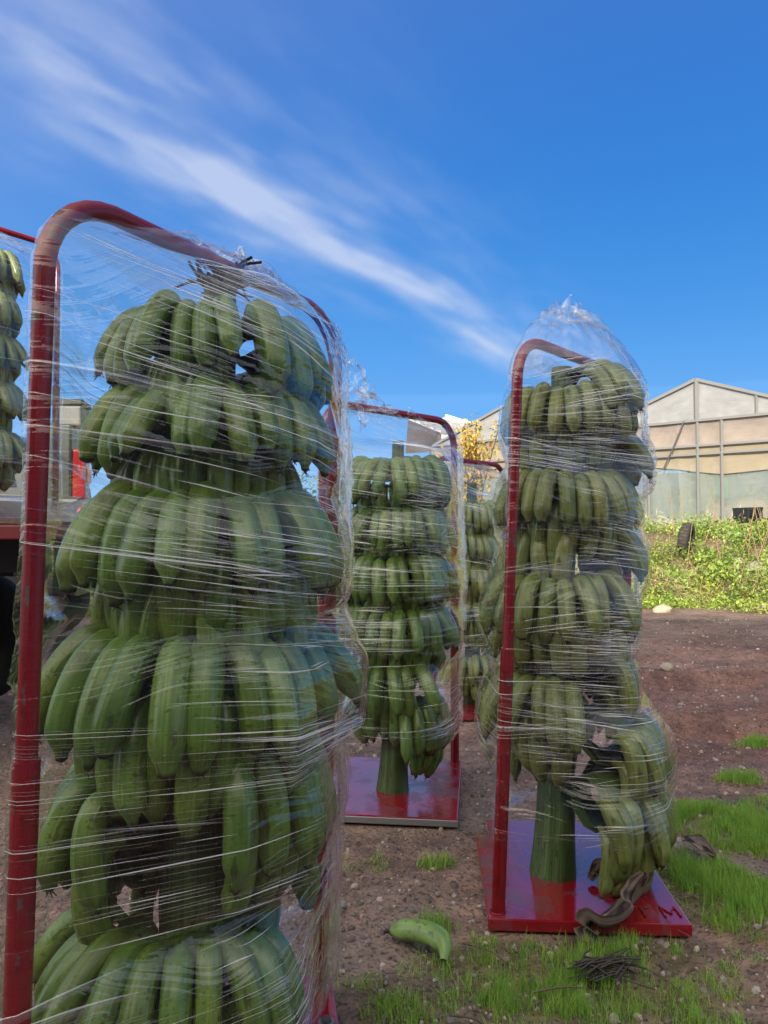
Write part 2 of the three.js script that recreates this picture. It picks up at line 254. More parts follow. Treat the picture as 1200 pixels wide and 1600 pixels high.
// a hand: { y, from, to (degrees round the stem; 0 faces +z, 90 faces +x), n, L, up, rows, lift }
function makeBunch(rackIndex, name, label, hands, stem, mats, geos, seed) {
  const rk = RACKS[rackIndex], t = thing('banana_bunch', label, 'banana bunch', 'green banana bunches standing on red racks'), R = rng(seed), pts = [];
  t.position.set(rk.x, rk.y0, rk.z); t.rotation.y = rk.yaw;
  const stemAt = (y) => { const k = (y - stem.y0) / (stem.y1 - stem.y0), r = lerp(stem.r0, stem.r1, Math.pow(clamp(k, 0, 1), 0.75)); return [lerp(stem.x0, stem.x1, k) + 0.006 * Math.sin(y * 6), lerp(stem.z0, stem.z1, k), r]; };
  { // the stalk, thick end down
    const ny = 40, ns = 64, g = grid(ns, ny, (u, v) => { const y = lerp(stem.y0, stem.y1, v), [sx, sz, r] = stemAt(y), th = u * Math.PI * 2, rr = r * (1 + 0.05 * Math.sin(3 * th + y * 4) + 0.03 * Math.sin(9 * th + 2 * y) + 0.05 * (fbm(Math.sin(th) * 3, y * 5, Math.cos(th) * 3, 3) - 0.5) + 0.12 * Math.exp(-v * 14)); return [sx + Math.sin(th) * rr, y, sz + Math.cos(th) * rr]; }, (u, v) => [u * 2, v * 3]);
    part('stem', g, stemMat, t);
    const [tx, tz, tr] = stemAt(stem.y1); part('cut_end', new THREE.CylinderGeometry(tr * 0.985, tr * 1.01, 0.012, 20).translate(tx, stem.y1 + 0.003, tz), cutMat, t);
    for (let y = stem.y0; y < stem.y1; y += 0.05) { const [sx, sz, r] = stemAt(y); for (let k = 0; k < 8; k++) pts.push([sx + Math.cos(k * 0.785) * r, y, sz + Math.sin(k * 0.785) * r]); }
    if (stem.frayed) { const bits = []; for (let k = 0; k < 46; k++) { const a = R() * 6.28, rr = tr * (0.5 + 0.7 * R()), l = 0.02 + 0.045 * R(), up = R(), q = V(tx + Math.sin(a) * rr, stem.y1 - 0.012 + 0.03 * R(), tz + Math.cos(a) * rr); const out = V(Math.sin(a) * (1 - up), up * 1.2 - 0.3, Math.cos(a) * (1 - up)).normalize(); bits.push(tube([q, q.clone().addScaledVector(out, l * 0.5).add(V((R() - 0.5) * 0.016, (R() - 0.5) * 0.016, 0)), q.clone().addScaledVector(out, l).add(V((R() - 0.5) * 0.02, -0.01 * R(), (R() - 0.5) * 0.02))], 0.0012 + 0.0022 * R(), 4, 6)); } part('frayed_end', mergeGeometries(bits), blackBit, t);
    }
  }
  for (const h of hands) {
    const hand = new THREE.Group(); hand.name = 'hand'; t.add(hand);
    const [sx, sz, sr] = stemAt(h.y), A0 = h.from * Math.PI / 180 - rk.yaw, A1 = h.to * Math.PI / 180 - rk.yaw, L = 0.94 * (h.L ?? 0.22), reach = (h.reach ?? 0) + 0.036;
    const cp = []; for (let k = 0; k <= 6; k++) { const a = lerp(A0, A1, k / 6); cp.push(V(sx + Math.sin(a) * (sr + 0.008 + reach * 0.7), h.y - 0.016 + 0.006 * Math.sin(k * 2), sz + Math.cos(a) * (sr + 0.008 + reach * 0.7))); }
    part('crown', tube(cp, 0.022 + reach * 0.35, 9, 24).translate(0, 0, 0), stemMat, hand);
    for (let row = 0; row < (h.rows ?? 2); row++) {
      const step = 0.0475 * (L / 0.22) / (sr + reach + 0.075), n = Math.max(2, Math.round((A1 - A0) / step)) + 1 - row;
      for (let i = 0; i < n; i++) {
        if (h.skip && R() < h.skip) continue;
        const a = lerp(A0, A1, (i + 0.5 * row) / (n - 1 + row)) + (R() - 0.5) * 0.07;
        const gi = Math.floor(R() * geos.length), s = L / UNIT * (0.93 + 0.15 * R()) * (row ? 0.93 : 1), fat = (h.fat ?? 1) * (0.96 + 0.1 * R());
        const pitch = (row ? (h.low ?? -0.30) + 0.34 : (h.up ?? 0.36) + 0.12) + (R() - 0.5) * 0.20, r0 = sr + (row ? 0.000 : 0.012) + reach, yy = h.y + (row ? -0.074 : 0.006) + (R() - 0.5) * 0.022;
        const m = part('banana', geos[gi], mats[Math.floor(R() * mats.length)], hand);
        m.matrixAutoUpdate = true;
        m.position.set(sx + Math.sin(a) * r0, yy, sz + Math.cos(a) * r0);
        m.rotation.order = 'YZX'; m.rotation.set((R() - 0.5) * 0.26, a - Math.PI / 2 + (R() - 0.5) * 0.08, pitch);
        m.scale.set(s, s, s * fat); m.updateMatrix();
        const sp = geos[gi].userData.spine;
        for (let k = 2; k < sp.length; k += (sp.length > 16 ? 2 : 1)) { const [px, py, pr] = sp[k]; for (const [ox, oy, oz] of [[0, 1, 0], [0.7, 0.7, 0], [1, 0, 0], [0.7, -0.7, 0], [0, 0, 1], [0, 0, -1], [0.6, 0, 0.75], [0.6, 0, -0.75], [0, -1, 0]]) { const v = V(px + ox * pr, py + oy * pr, oz * pr).multiplyScalar(UNIT).applyMatrix4(m.matrix); pts.push([v.x, v.y, v.z]); } }
      }
    }
  }
  shadows(t); return { t, pts };
}

// ---------------------------------------------------------------- racks
const postBase = (s) => [s * 0.223, s * -0.298];               // s = -1: post at the front left corner, s = 1: back right
function hoopPoints(rk) {
  const b = 0.115, n = postBase(-1), f = postBase(1), [lx, lz] = rk.lean, len = Math.hypot(f[0] - n[0], f[1] - n[1]), dx = (f[0] - n[0]) / len, dz = (f[1] - n[1]) / len, H = rk.H, pts = [];
  const P = (s, y) => V((s < 0 ? n[0] : f[0]) + lx * y / H, y, (s < 0 ? n[1] : f[1]) + lz * y / H);
  for (const y of [0.03, 0.3, 0.7, 1.0, H - b - 0.1, H - b]) pts.push(P(-1, y));
  for (let k = 1; k <= 7; k++) { const q = k / 8 * Math.PI / 2; pts.push(P(-1, H - b).add(V(dx * b * (1 - Math.cos(q)), b * Math.sin(q), dz * b * (1 - Math.cos(q))))); }
  const t0 = P(-1, H).add(V(dx * b, 0, dz * b)), t1 = P(1, H).add(V(-dx * b, 0, -dz * b));
  for (let k = 0; k <= 4; k++) pts.push(t0.clone().lerp(t1, k / 4));
  for (let k = 7; k >= 1; k--) { const q = k / 8 * Math.PI / 2; pts.push(P(1, H - b).add(V(-dx * b * (1 - Math.cos(q)), b * Math.sin(q), -dz * b * (1 - Math.cos(q))))); }
  for (const y of [H - b, H - b - 0.1, 1.0, 0.7, 0.3, 0.03]) pts.push(P(1, y));
  return pts;
}
function weldStroke(a, b) { const n = 9, R = rng(Math.round(a.x * 1e5) + 7), pts = []; for (let k = 0; k <= n; k++) pts.push(a.clone().lerp(b, k / n).add(V((R() - 0.5) * 0.003, 0.0006 + 0.0012 * R(), (R() - 0.5) * 0.003))); return tube(pts, 0.0027, 6, 30); }
function makeRack(i, label, opt = {}) {
  const rk = RACKS[i], t = thing('banana_rack', label, 'rack', 'red banana racks'); t.position.set(rk.x, rk.y0, rk.z); t.rotation.y = rk.yaw;
  const sh = new THREE.Shape(), nx = opt.notch ? 0.04 : 0.0;
  sh.moveTo(-PW, -PD); sh.lineTo(PW, -PD); sh.lineTo(PW, PD);
  if (nx) { sh.lineTo(-PW + nx, PD); sh.lineTo(-PW + nx, PD - 0.15); sh.lineTo(-PW, PD - 0.15); } else sh.lineTo(-PW, PD);
  sh.closePath();
  const pg = new THREE.ExtrudeGeometry(sh, { depth: 0.024, bevelEnabled: true, bevelThickness: 0.003, bevelSize: 0.003, bevelOffset: -0.003, bevelSegments: 2 }).rotateX(-Math.PI / 2).translate(0, 0.003, 0);
  const uv = pg.attributes.uv, ps = pg.attributes.position; for (let k = 0; k < uv.count; k++) uv.setXY(k, ps.getX(k) * 1.6 + i * 0.37, ps.getZ(k) * 1.6 + ps.getY(k) * 1.6 + i * 0.21);
  part('base_plate', pg, opt.worn ? platePaintWorn : platePaint, t);
  if (opt.worn) part('worn_edge', new RoundedBoxGeometry(2 * PW + 0.004, 0.022, 0.006, 2, 0.002).translate(0, 0.014, PD + 0.001), steel, t);
  const hp = hoopPoints(rk), hoop = new THREE.CatmullRomCurve3(hp, false, 'catmullrom', 0.3), hg = new THREE.TubeGeometry(hoop, 150, 0.0142, 16, false);
  { const u = hg.attributes.uv; for (let k = 0; k < u.count; k++) u.setXY(k, u.getY(k) * 0.35 + i * 0.3, u.getX(k) * 3.2 + i * 0.4); }
  part('hoop', hg, paint, t);
  for (const s of [-1, 1]) {
    const [bx, bz] = postBase(s), top = 0.70, g = new THREE.CylinderGeometry(0.0175, 0.0175, top - 0.028, 20, 8, false); g.translate(0, (top + 0.028) / 2, 0);
    const q = g.attributes.position; for (let k = 0; k < q.count; k++) { const y = q.getY(k); q.setXYZ(k, q.getX(k) + bx + rk.lean[0] * y / rk.H, y, q.getZ(k) + bz + rk.lean[1] * y / rk.H); }
    { const u = g.attributes.uv; for (let k = 0; k < u.count; k++) u.setXY(k, u.getX(k) * 0.4 + 0.13 * i + s, u.getY(k) * 1.1 + 0.2 * i); }
    const sl = part('sleeve', g, paint, t);
    part('weld_bead', new THREE.TorusGeometry(0.0185, 0.0028, 8, 26).rotateX(Math.PI / 2).translate(bx, 0.0315, bz), paint, sl);
  }
  if (opt.bolt) { const b = part('bolt', new THREE.CylinderGeometry(0.011, 0.0125, 0.008, 6).translate(PW - 0.024, 0.034, -PD + 0.168), darkSteel, t); part('washer', new THREE.CylinderGeometry(0.016, 0.016, 0.003, 18).translate(PW - 0.024, 0.0305, -PD + 0.168), steel, b); }
  if (opt.letters) { // T and M laid on as weld beads
    const Y = 0.0305, P = (x, z) => V(PW - 0.105 + x, Y, PD - 0.03 - z), S = [[[0.0, 0.0], [0.0, 0.048]], [[-0.018, 0.05], [0.022, 0.05]], [[0.05, 0.0], [0.05, 0.056]], [[0.05, 0.056], [0.069, 0.02]], [[0.069, 0.02], [0.086, 0.056]], [[0.086, 0.056], [0.09, 0.008]]];
    for (const [a, b] of S) part('weld_letter_stroke', weldStroke(P(...a), P(...b)), paint, t);
  }
  shadows(t); return t;
}

// ---------------------------------------------------------------- stretch film: the hull of fruit and posts, level by level, pulled tight and wrinkled
const filmBump = canvasTex(1024, 1024, (u, v) => {
  const w = 0.05 * (tn(u, v, 3, 3, 2) - 0.5) + 0.02 * (tn(u, v, 9, 5, 6) - 0.5), q = v + w;
  const a = tfbm(u, q, 2, 40, 3, 3), b = tfbm(u, q + 0.4 * 0, 3, 90, 13, 3), c = tfbm(u, v, 7, 18, 23, 4);
  return [0.45 * Math.abs(2 * a - 1) + 0.35 * Math.abs(2 * b - 1) + 0.25 * c];
}, false);
const film = new THREE.MeshPhysicalMaterial({ color: 0xffffff, transmission: 1, thickness: 0, roughness: 0.03, ior: 1.55, bumpMap: filmBump, bumpScale: 0.0035, side: THREE.DoubleSide });
const filmFold = new THREE.MeshPhysicalMaterial({ color: new THREE.Color(0.90, 0.91, 0.92), transmission: 0.30, thickness: 0, roughness: 0.12, ior: 2.3, side: THREE.DoubleSide });
const filmFaint = new THREE.MeshPhysicalMaterial({ color: new THREE.Color(0.90, 0.91, 0.92), transmission: 0.9, thickness: 0, roughness: 0.05, ior: 2.4, side: THREE.DoubleSide });
const filmLayer = new THREE.MeshPhysicalMaterial({ color: 0xffffff, transmission: 0.95, thickness: 0, roughness: 0.05, ior: 2.1, side: THREE.DoubleSide });
const filmLoose = new THREE.MeshPhysicalMaterial({ color: 0xffffff, transmission: 0.97, thickness: 0, roughness: 0.07, ior: 1.7, side: THREE.DoubleSide });
function hull2(P) {
  P.sort((a, b) => a[0] - b[0] || a[1] - b[1]); const cr = (o, a, b) => (a[0] - o[0]) * (b[1] - o[1]) - (a[1] - o[1]) * (b[0] - o[0]), lo = [], up = [];
  for (const p of P) { while (lo.length > 1 && cr(lo[lo.length - 2], lo[lo.length - 1], p) <= 0) lo.pop(); lo.push(p); }
  for (let i = P.length - 1; i >= 0; i--) { const p = P[i]; while (up.length > 1 && cr(up[up.length - 2], up[up.length - 1], p) <= 0) up.pop(); up.push(p); }
  lo.pop(); up.pop(); return lo.concat(up);
}
function makeFilm(i, label, pts, o) {
  const rk = RACKS[i], t = thing('stretch_film', label, 'plastic film', 'clear stretch film round the banana racks'), R = rng(900 + i); t.position.set(rk.x, rk.y0, rk.z); t.rotation.y = rk.yaw;
  const M = o.res ?? 150, NV = o.levels ?? 170, y0 = o.y0, y1 = o.y1, rows = [], hp = hoopPoints(rk), half = hp.length / 2;
  const post = (s, y) => { const a = s < 0 ? hp.slice(0, 18) : hp.slice(-18).reverse(); for (let k = 0; k < a.length - 1; k++) if (y <= a[k + 1].y) { const f = clamp((y - a[k].y) / Math.max(1e-6, a[k + 1].y - a[k].y), 0, 1); return a[k].clone().lerp(a[k + 1], f); } return a[12].clone(); };
  const sorted = pts.slice().sort((a, b) => a[1] - b[1]);
  for (let j = 0; j <= NV; j++) {
    const y = lerp(y0, y1, j / NV), P = [], win = 0.030 + 0.018 * vnoise(y * 9, i * 3.3);
    for (const p of sorted) if (Math.abs(p[1] - y) < win) P.push([p[0], p[2]]); 
    const ends = [];
    for (const s of [-1, 1]) { const q = post(s, y), rr = y < 0.7 ? 0.0185 : 0.0152; ends.push(q); for (let k = 0; k < 10; k++) P.push([q.x + Math.cos(k * 0.628) * rr, q.z + Math.sin(k * 0.628) * rr]); }
    const h = hull2(P), dx = ends[1].x - ends[0].x, dz = ends[1].z - ends[0].z; let a = 0, b = 0;
    h.forEach((p, k) => { const d = p[0] * dx + p[1] * dz; if (d < h[a][0] * dx + h[a][1] * dz) a = k; if (d > h[b][0] * dx + h[b][1] * dz) b = k; });
    const side = (from, to) => { const q = [h[from]]; for (let k = from; k !== to;) { k = (k + 1) % h.length; q.push(h[k]); } const l = [0]; for (let k = 1; k < q.length; k++) l.push(l[k - 1] + Math.hypot(q[k][0] - q[k - 1][0], q[k][1] - q[k - 1][1])); const out = [], T = l[l.length - 1]; for (let m = 0, k = 0; m < M; m++) { const s = m / M * T; while (k < l.length - 2 && l[k + 1] < s) k++; const f = (s - l[k]) / Math.max(1e-9, l[k + 1] - l[k]); out.push([lerp(q[k][0], q[k + 1][0], f), lerp(q[k][1], q[k + 1][1], f)]); } return out; };
    rows.push(side(a, b).concat(side(b, a)));
  }
  // the film spans hollows between hands: smooth up and down, never inside what it wraps by much
  const K = o.smooth ?? 3; let cur = rows;
  for (let it = 0; it < K; it++) cur = cur.map((r, j) => r.map((p, m) => { const A = cur[Math.max(0, j - 1)][m], B = cur[Math.min(NV, j + 1)][m]; return [(A[0] + 2 * p[0] + B[0]) / 4, (A[1] + 2 * p[1] + B[1]) / 4]; }));
  const W = 2 * M, wr = o.wrinkle ?? 1;
  const cell = (u, v) => { u = ((u % 1) + 1) % 1; const f = u * W, k = Math.floor(f) % W, k2 = (k + 1) % W, g = clamp(v, 0, 1) * NV, j = Math.min(NV - 1, Math.floor(g)), a = f - Math.floor(f), b = g - j, q = (c) => lerp(lerp(cur[j][k][c], cur[j][k2][c], a), lerp(cur[j + 1][k][c], cur[j + 1][k2][c], a), b); const d0 = cur[j][(k + W - 3) % W], d1 = cur[j][(k + 4) % W]; let nx = -(d1[1] - d0[1]), nz = d1[0] - d0[0]; const l = Math.hypot(nx, nz) || 1; nx /= l; nz /= l; const x = q(0), z = q(1); return [x, z, nx * flip, nz * flip]; };
  let flip = 1; { const c = cell(0.25, 0.5); if (c[0] * c[2] + c[1] * c[3] < 0) flip = -1; }
  // the pull of the film: how steeply the folds run at each height, falling from the bar to the fruit on the side away from the truck
  const field = (u, y) => { const k = (y - y0) / (y1 - y0), tilt = (o.tilt ?? 0) * (u < 0.5 ? -1 : 1) * smooth(k, 0.25, 0.95); return tilt + (o.slope ?? 0.25) * 2 * (fbm(Math.floor(u * 2) * 7.7 + u * 3.1 + i, y * 3.4, 2.2 + i, 2) - 0.5); };
  const wrinkle = (u, y) => { const s = u * 9, q = (y - field(u, y) * (u - (u < 0.5 ? 0.25 : 0.75))) * 62; const a = 1 - Math.abs(2 * vnoise(s * 0.8, q, i * 5.1) - 1), b = 1 - Math.abs(2 * vnoise(s * 1.7 + 9, q * 2.3, i * 5.1 + 3) - 1); const m = smooth(fbm(u * 7 + 3, y * 5, 7.7, 3), 0.32, 0.68); const loose = smooth(u, 0.485, 0.52) * (1 - smooth(u, 0.58, 0.70)) * (o.loose ?? 1), cr = 1 - Math.abs(2 * fbm(u * 26 + y * 2.2, y * 2.4, 12.2 + i, 2) - 1), pk = smooth(fbm(u * 9, y * 7, 44 + i, 3), 0.5, 0.62); return (0.0040 * a * a * a + 0.0018 * b * b) * (0.2 + 0.9 * m) + loose * 0.016 * cr * cr + pk * 0.010 * Math.abs(2 * fbm(u * 16 - y * 5, y * 11, 6.6 + i, 2) - 1); };
  const surf = (u, y) => { const c = cell(u, (y - y0) / (y1 - y0)), d = 0.0026 + wr * wrinkle(u, y); return V(c[0] + c[2] * d, y, c[1] + c[3] * d); };
  const per = 1.5, edge = (u) => y0 + 0.035 * fbm(u * 9, i * 2.1, 0.3, 3);
  const sheet = grid(W, NV, (u, v) => { const e = edge(u === 1 ? 0 : u), y = lerp(e, y1, v), p = surf(u === 1 ? 0 : u, y); return [p.x, p.y, p.z]; }, (u, v) => [u * per * 1.4, lerp(y0, y1, v) * 1.4 + 0.31 * i + 0.25 * (fbm(u * 6, v * 6, 3, 2) - 0.5)]);
  const ix = sheet.index.array; if (flip * 1 < 0) { /* winding does not matter for a thin sheet */ }
  part('sheet', sheet, film, t);
  // gathered folds: narrow raised ridges where the film is pulled, in fans of nearly parallel lines
  const folds = [], faint = [], dense = (u, y) => smooth(fbm(u * 9 + 1.3 * i, y * 4.2, 31 + i, 3), 0.40, 0.62), ridge = (u0, y, du, dy, w) => {
    const n = Math.max(10, Math.round(Math.abs(du) * 130)), p = [], idx = [], sag = (R() - 0.5) * 0.004;
    for (let k = 0; k <= n; k++) {
      const f = k / n, u = u0 + du * f, yy = y + dy * f + sag * Math.sin(f * 3.14), ww = w * Math.pow(Math.sin(Math.PI * clamp(f, 0.004, 0.996)), 1.1) * (0.8 + 0.4 * vnoise(f * n * 0.12, y * 90));
      if (yy < y0 + 0.02 || yy > y1 - 0.004) return;
      const c = cell(u, (yy - y0) / (y1 - y0)), d = 0.0032 + wr * wrinkle(u, yy);
      const P = (dy2, dd) => p.push(c[0] + c[2] * (d + dd), yy + dy2, c[1] + c[3] * (d + dd)); P(ww, 0.0003); P(ww * 0.1, ww * 0.8); P(-ww, 0.0003);
      if (k) { const b = k * 3; idx.push(b - 3, b - 2, b + 1, b - 3, b + 1, b, b - 2, b - 1, b + 2, b - 2, b + 2, b + 1); }
    }
    const g = new THREE.BufferGeometry(); g.setAttribute('position', new THREE.Float32BufferAttribute(p, 3)); g.setIndex(idx); g.computeVertexNormals(); (R() < (o.bright ?? 0.36) ? folds : faint).push(g);
  };
  for (let f = 0; f < (o.fans ?? 60); f++) {
    const back = R() < 0.26, u0 = back ? 0.03 + 0.42 * R() : 0.50 + 0.42 * R(), y = lerp(y0, y1, R()), du = 0.06 + 0.22 * R() * R(), pinch = (R() - 0.5) * 1.5, n = 4 + Math.floor(R() * 10), gap = 0.0035 + 0.0065 * R(), m = field(u0 + du / 2, y);
    if (R() > 0.12 + dense(u0 + du / 2, y)) continue;
    for (let k = 0; k < n; k++) { const l = du * (0.35 + 0.85 * R()), ys = y + (k - n / 2) * gap + (R() - 0.5) * 0.003; ridge(u0 + (R() - 0.5) * 0.05, ys, l, m * l + pinch * (k - n / 2) * gap, (o.fold ?? 1) * (0.0004 + 0.0017 * R() * R() * R())); }
  }
  for (let f = 0; f < (o.singles ?? 60); f++) { const u = R(), y = lerp(y0, y1, R()), l = 0.08 + 0.28 * R(); ridge(u, y, l, (field(u + l / 2, y) + (R() - 0.5) * 0.12) * l, (o.fold ?? 1) * (0.0004 + 0.0015 * R() * R() * R())); }
  const nf = folds.length, nt = faint.length;
  for (let f = 0; f < (o.broad ?? 26); f++) { const u = R() < 0.75 ? 0.5 + 0.4 * R() : 0.45 * R(), y = lerp(y0, y1, R()), l = 0.06 + 0.2 * R(); ridge(u, y, l, (field(u + l / 2, y) + (R() - 0.5) * 0.5) * l, 0.0025 + 0.006 * R() * R()); }
  const broad = folds.splice(nf).concat(faint.splice(nt)); if (broad.length) { const m = part('broad_folds', mergeGeometries(broad), filmLayer, t); m.userData.kind = 'stuff'; }
  if (folds.length) { const m = part('gathered_folds', mergeGeometries(folds), filmFold, t); m.userData.kind = 'stuff'; }
  if (faint.length) { const m = part('faint_folds', mergeGeometries(faint), filmFaint, t); m.userData.kind = 'stuff'; }
  // a second, looser layer hanging in long pleats down the side of the rear post
  if (o.layer) {
    const [ua, ub, ya, yb] = o.layer, nu = 60, nv = 120;
    const g = grid(nu, nv, (a, b) => { const u = lerp(ua, ub, a), y = lerp(ya, yb, b), p = surf(u, y), c = cell(u, (y - y0) / (y1 - y0)), q = a * 7 + 1.6 * fbm(a * 2, y * 2.2, 3 + i, 2) + y * 1.2, pl = 1 - Math.abs(2 * (q - Math.floor(q)) - 1), d = 0.004 + 0.013 * pl * (0.3 + fbm(a * 3, y * 5, 8 + i, 2)) * Math.sin(Math.PI * a) + 0.010 * (fbm(a * 4, y * 7, 5 + i, 3) - 0.4) * Math.sin(Math.PI * a); return [p.x + c[2] * d, y + 0.01 * (fbm(a * 6, i, 2, 2) - 0.5), p.z + c[3] * d]; });
    part('overlap_layer', g, filmLayer, t);
  }
  // loose crumpled end over the hoop
  if (o.cap) {
    const { from, rise, apexX = 0, apexZ = 0, ragged = 0.03 } = o.cap, nu = 150, nv = 26;
    const g = grid(nu, nv, (u, v) => { const uu = u === 1 ? 0 : u, c = surf(uu, Math.min(y1, from)), f = Math.pow(v, 0.85), k = 1 - 0.86 * Math.pow(f, 1.25), tx = apexX, tz = apexZ; const cr = (n, q) => (fbm(uu * 14 + n, v * 5 + n * 3, q + i, 4) - 0.5); const ridge = Math.abs(2 * fbm(uu * 26, v * 3 + 2, 4.4 + i, 3) - 1); return [lerp(tx, c.x, k) + cr(1, 0.5) * 0.10 * v, from + rise * (1 - (1 - v) ** 1.6) + ragged * (ridge - 0.3) * v * 2, lerp(tz, c.z, k) + cr(7, 2.5) * 0.10 * v]; });
    part('loose_top', g, filmLoose, t);
  }
  for (const q of o.flaps ?? []) { // torn ends that stand off
    const nu = 16, nv = 30, A = V(...q.a), B = V(...q.b), w = q.w, g = grid(nu, nv, (u, v) => { const c = A.clone().lerp(B, v), s = (u - 0.5) * w * (1 - 0.55 * v), n = (k) => (fbm(u * 5 + k, v * 6 + k * 2, q.w * 90 + k, 4) - 0.5) * (q.crumple ?? 0.05) * (0.3 + v); return [c.x + s * (q.dir?.[0] ?? 0) + n(1), c.y + s * (q.dir?.[1] ?? 1) + n(4), c.z + s * (q.dir?.[2] ?? 0) + n(8)]; });
    part('torn_end', g, filmLoose, t);
  }
  shadows(t); return t;
}
const D = Math.PI / 180;

// the near rack
makeRack(0, 'red hoop rack with a bolt on its plate, bunch with frayed black top inside', { bolt: true });
const b0 = makeBunch(0, 'a', 'deep green banana bunch with a frayed black stem top below a bent red bar', [
  { y: 1.345, from: -108, to: 14, n: 9, L: 0.178, up: 0.44, low: -0.15, reach: 0.022 }, { y: 1.335, from: 42, to: 112, n: 5, L: 0.205, up: 0.42, low: -0.3, reach: 0.008 },
  { y: 1.205, from: -98, to: 76, n: 10, L: 0.19, up: 0.46, low: -0.2, reach: 0.022 }, { y: 1.035, from: -104, to: 100, n: 12, L: 0.218, up: 0.44, low: -0.2, reach: 0.026 },
  { y: 0.915, from: -70, to: 84, n: 6, L: 0.2, up: 0.05, low: -0.4, reach: 0.01 }, { y: 0.800, from: -108, to: 98, n: 12, L: 0.248, up: 0.42, low: -0.2, reach: 0.026 },
  { y: 0.585, from: -122, to: -40, n: 6, L: 0.235, up: 0.15, low: -0.45, reach: 0.045 }, { y: 0.625, from: 34, to: 118, n: 7, L: 0.25, up: 0.36, reach: 0.016 },
  { y: 0.325, from: -82, to: 66, n: 10, L: 0.215, up: 0.62, low: 0.0, reach: 0.01 },
  { y: 1.267, from: 115, to: 240, n: 6, L: 0.20 }, { y: 1.076, from: 105, to: 250, n: 7, L: 0.22 }, { y: 0.885, from: 100, to: 245, n: 7, L: 0.23 }, { y: 0.675, from: 130, to: 240, n: 6, L: 0.24 }, { y: 0.465, from: 115, to: 235, n: 6, L: 0.24 },
], { y0: 0.03, y1: 1.435, r0: 0.068, r1: 0.027, x0: -0.035, x1: 0.02, z0: 0, z1: 0.0, frayed: true }, GREEN, FINE, 11);
makeFilm(0, 'clear film stretched from a bent red bar round the bunch with a frayed top', b0.pts, { y0: 0.06, y1: 1.44, res: 170, levels: 250, fans: 270, singles: 80, tilt: 0.42, slope: 0.22, smooth: 3, layer: [0.475, 0.64, 0.08, 1.22],
  cap: { from: 1.425, rise: 0.07, apexX: 0.05, apexZ: -0.02, ragged: 0.022 }, flaps: [{ a: [0.235, 1.38, -0.24], b: [0.33, 1.25, -0.22], w: 0.13, crumple: 0.1, dir: [0.2, 1, 0] }] });

// the rack by the grass
makeRack(1, 'glossy red hoop rack with weld letters on its plate beside tall grass', { notch: true, letters: true });
const b1 = makeBunch(1, 'b', 'olive green banana bunch leaning over dry bracts on a lettered red plate', [
  { y: 1.44, from: 20, to: 118, n: 6, L: 0.193, up: 0.42, low: -0.1, reach: 0.034 }, { y: 1.385, from: -66, to: 74, n: 9, L: 0.211, up: 0.30, low: -0.4, reach: 0.024 },
  { y: 1.14, from: -68, to: 96, n: 9, L: 0.211, up: 0.38, reach: 0.024 }, { y: 0.985, from: -82, to: -4, n: 5, L: 0.207, up: 0.1, low: -0.5 }, { y: 1.0, from: 66, to: 140, n: 5, L: 0.211, reach: 0.034 }, { y: 1.26, from: 70, to: 135, n: 5, L: 0.207, reach: 0.034 },
  { y: 0.85, from: -66, to: 104, n: 11, L: 0.230, up: 0.36, low: -0.25, reach: 0.029 }, { y: 0.565, from: -112, to: 4, n: 9, L: 0.235, up: 0.36, low: -0.35 },
  { y: 0.735, from: 66, to: 128, n: 4, L: 0.2, up: 0.1, reach: 0.024 }, { y: 0.635, from: 48, to: 122, n: 5, L: 0.211, up: 0.25, reach: 0.044 }, { y: 0.45, from: 34, to: 112, n: 6, L: 0.221, up: 0.22, low: -0.2, reach: 0.109 }, { y: 0.29, from: 16, to: 112, n: 8, L: 0.230, up: 0.10, low: -0.4, reach: 0.114 },
  { y: 1.13, from: -140, to: -92, n: 5, L: 0.197 }, { y: 0.93, from: -150, to: -100, n: 5, L: 0.207 }, { y: 1.30, from: 140, to: 230, n: 5, L: 0.188 }, { y: 1.05, from: 145, to: 220, n: 5, L: 0.197 }, { y: 0.75, from: 110, to: 230, n: 6, L: 0.207 }, { y: 0.48, from: 140, to: 230, n: 5, L: 0.207 },
], { y0: 0.03, y1: 1.475, r0: 0.058, r1: 0.030, x0: -0.045, x1: -0.005, z0: 0.06, z1: 0.0 }, OLIVE, FINE, 23);
makeFilm(1, 'clear film bulging round the olive bunch and tented loose over its red bar', b1.pts, { y0: 0.19, y1: 1.49, res: 150, levels: 220, fans: 270, singles: 70, slope: 0.55, tilt: -0.1, fold: 1.15, smooth: 3, layer: [0.40, 0.56, 0.45, 1.40],
  cap: { from: 1.46, rise: 0.19, apexX: 0.0, apexZ: 0.02, ragged: 0.035 } });

// the rack behind the near one, and the one behind that
makeRack(2, 'scuffed red hoop rack with a bare grey plate edge', { worn: true });
const b2 = makeBunch(2, 'c', 'green banana bunch standing on the plate with a bare grey edge', [
  { y: 1.25, from: -100, to: 92, n: 11, L: 0.223, reach: 0.03 }, { y: 1.06, from: -98, to: 100, n: 12, L: 0.209, reach: 0.035 }, { y: 0.88, from: -100, to: 104, n: 13, L: 0.218, reach: 0.045 }, { y: 0.695, from: -104, to: 104, n: 13, L: 0.223, reach: 0.045 }, { y: 0.49, from: -108, to: 30, n: 9, L: 0.252, low: -0.4, reach: 0.02 }, { y: 0.345, from: 12, to: 112, n: 8, L: 0.223, up: 0.25, reach: 0.03 },
  { y: 1.1, from: 105, to: 255, n: 7, L: 0.209 }, { y: 0.9, from: 105, to: 255, n: 7, L: 0.209 }, { y: 0.6, from: 105, to: 255, n: 7, L: 0.209 },
], { y0: 0.03, y1: 1.34, r0: 0.055, r1: 0.022, x0: 0.0, x1: 0.01, z0: 0.06, z1: 0 }, GREEN, COARSE, 37);
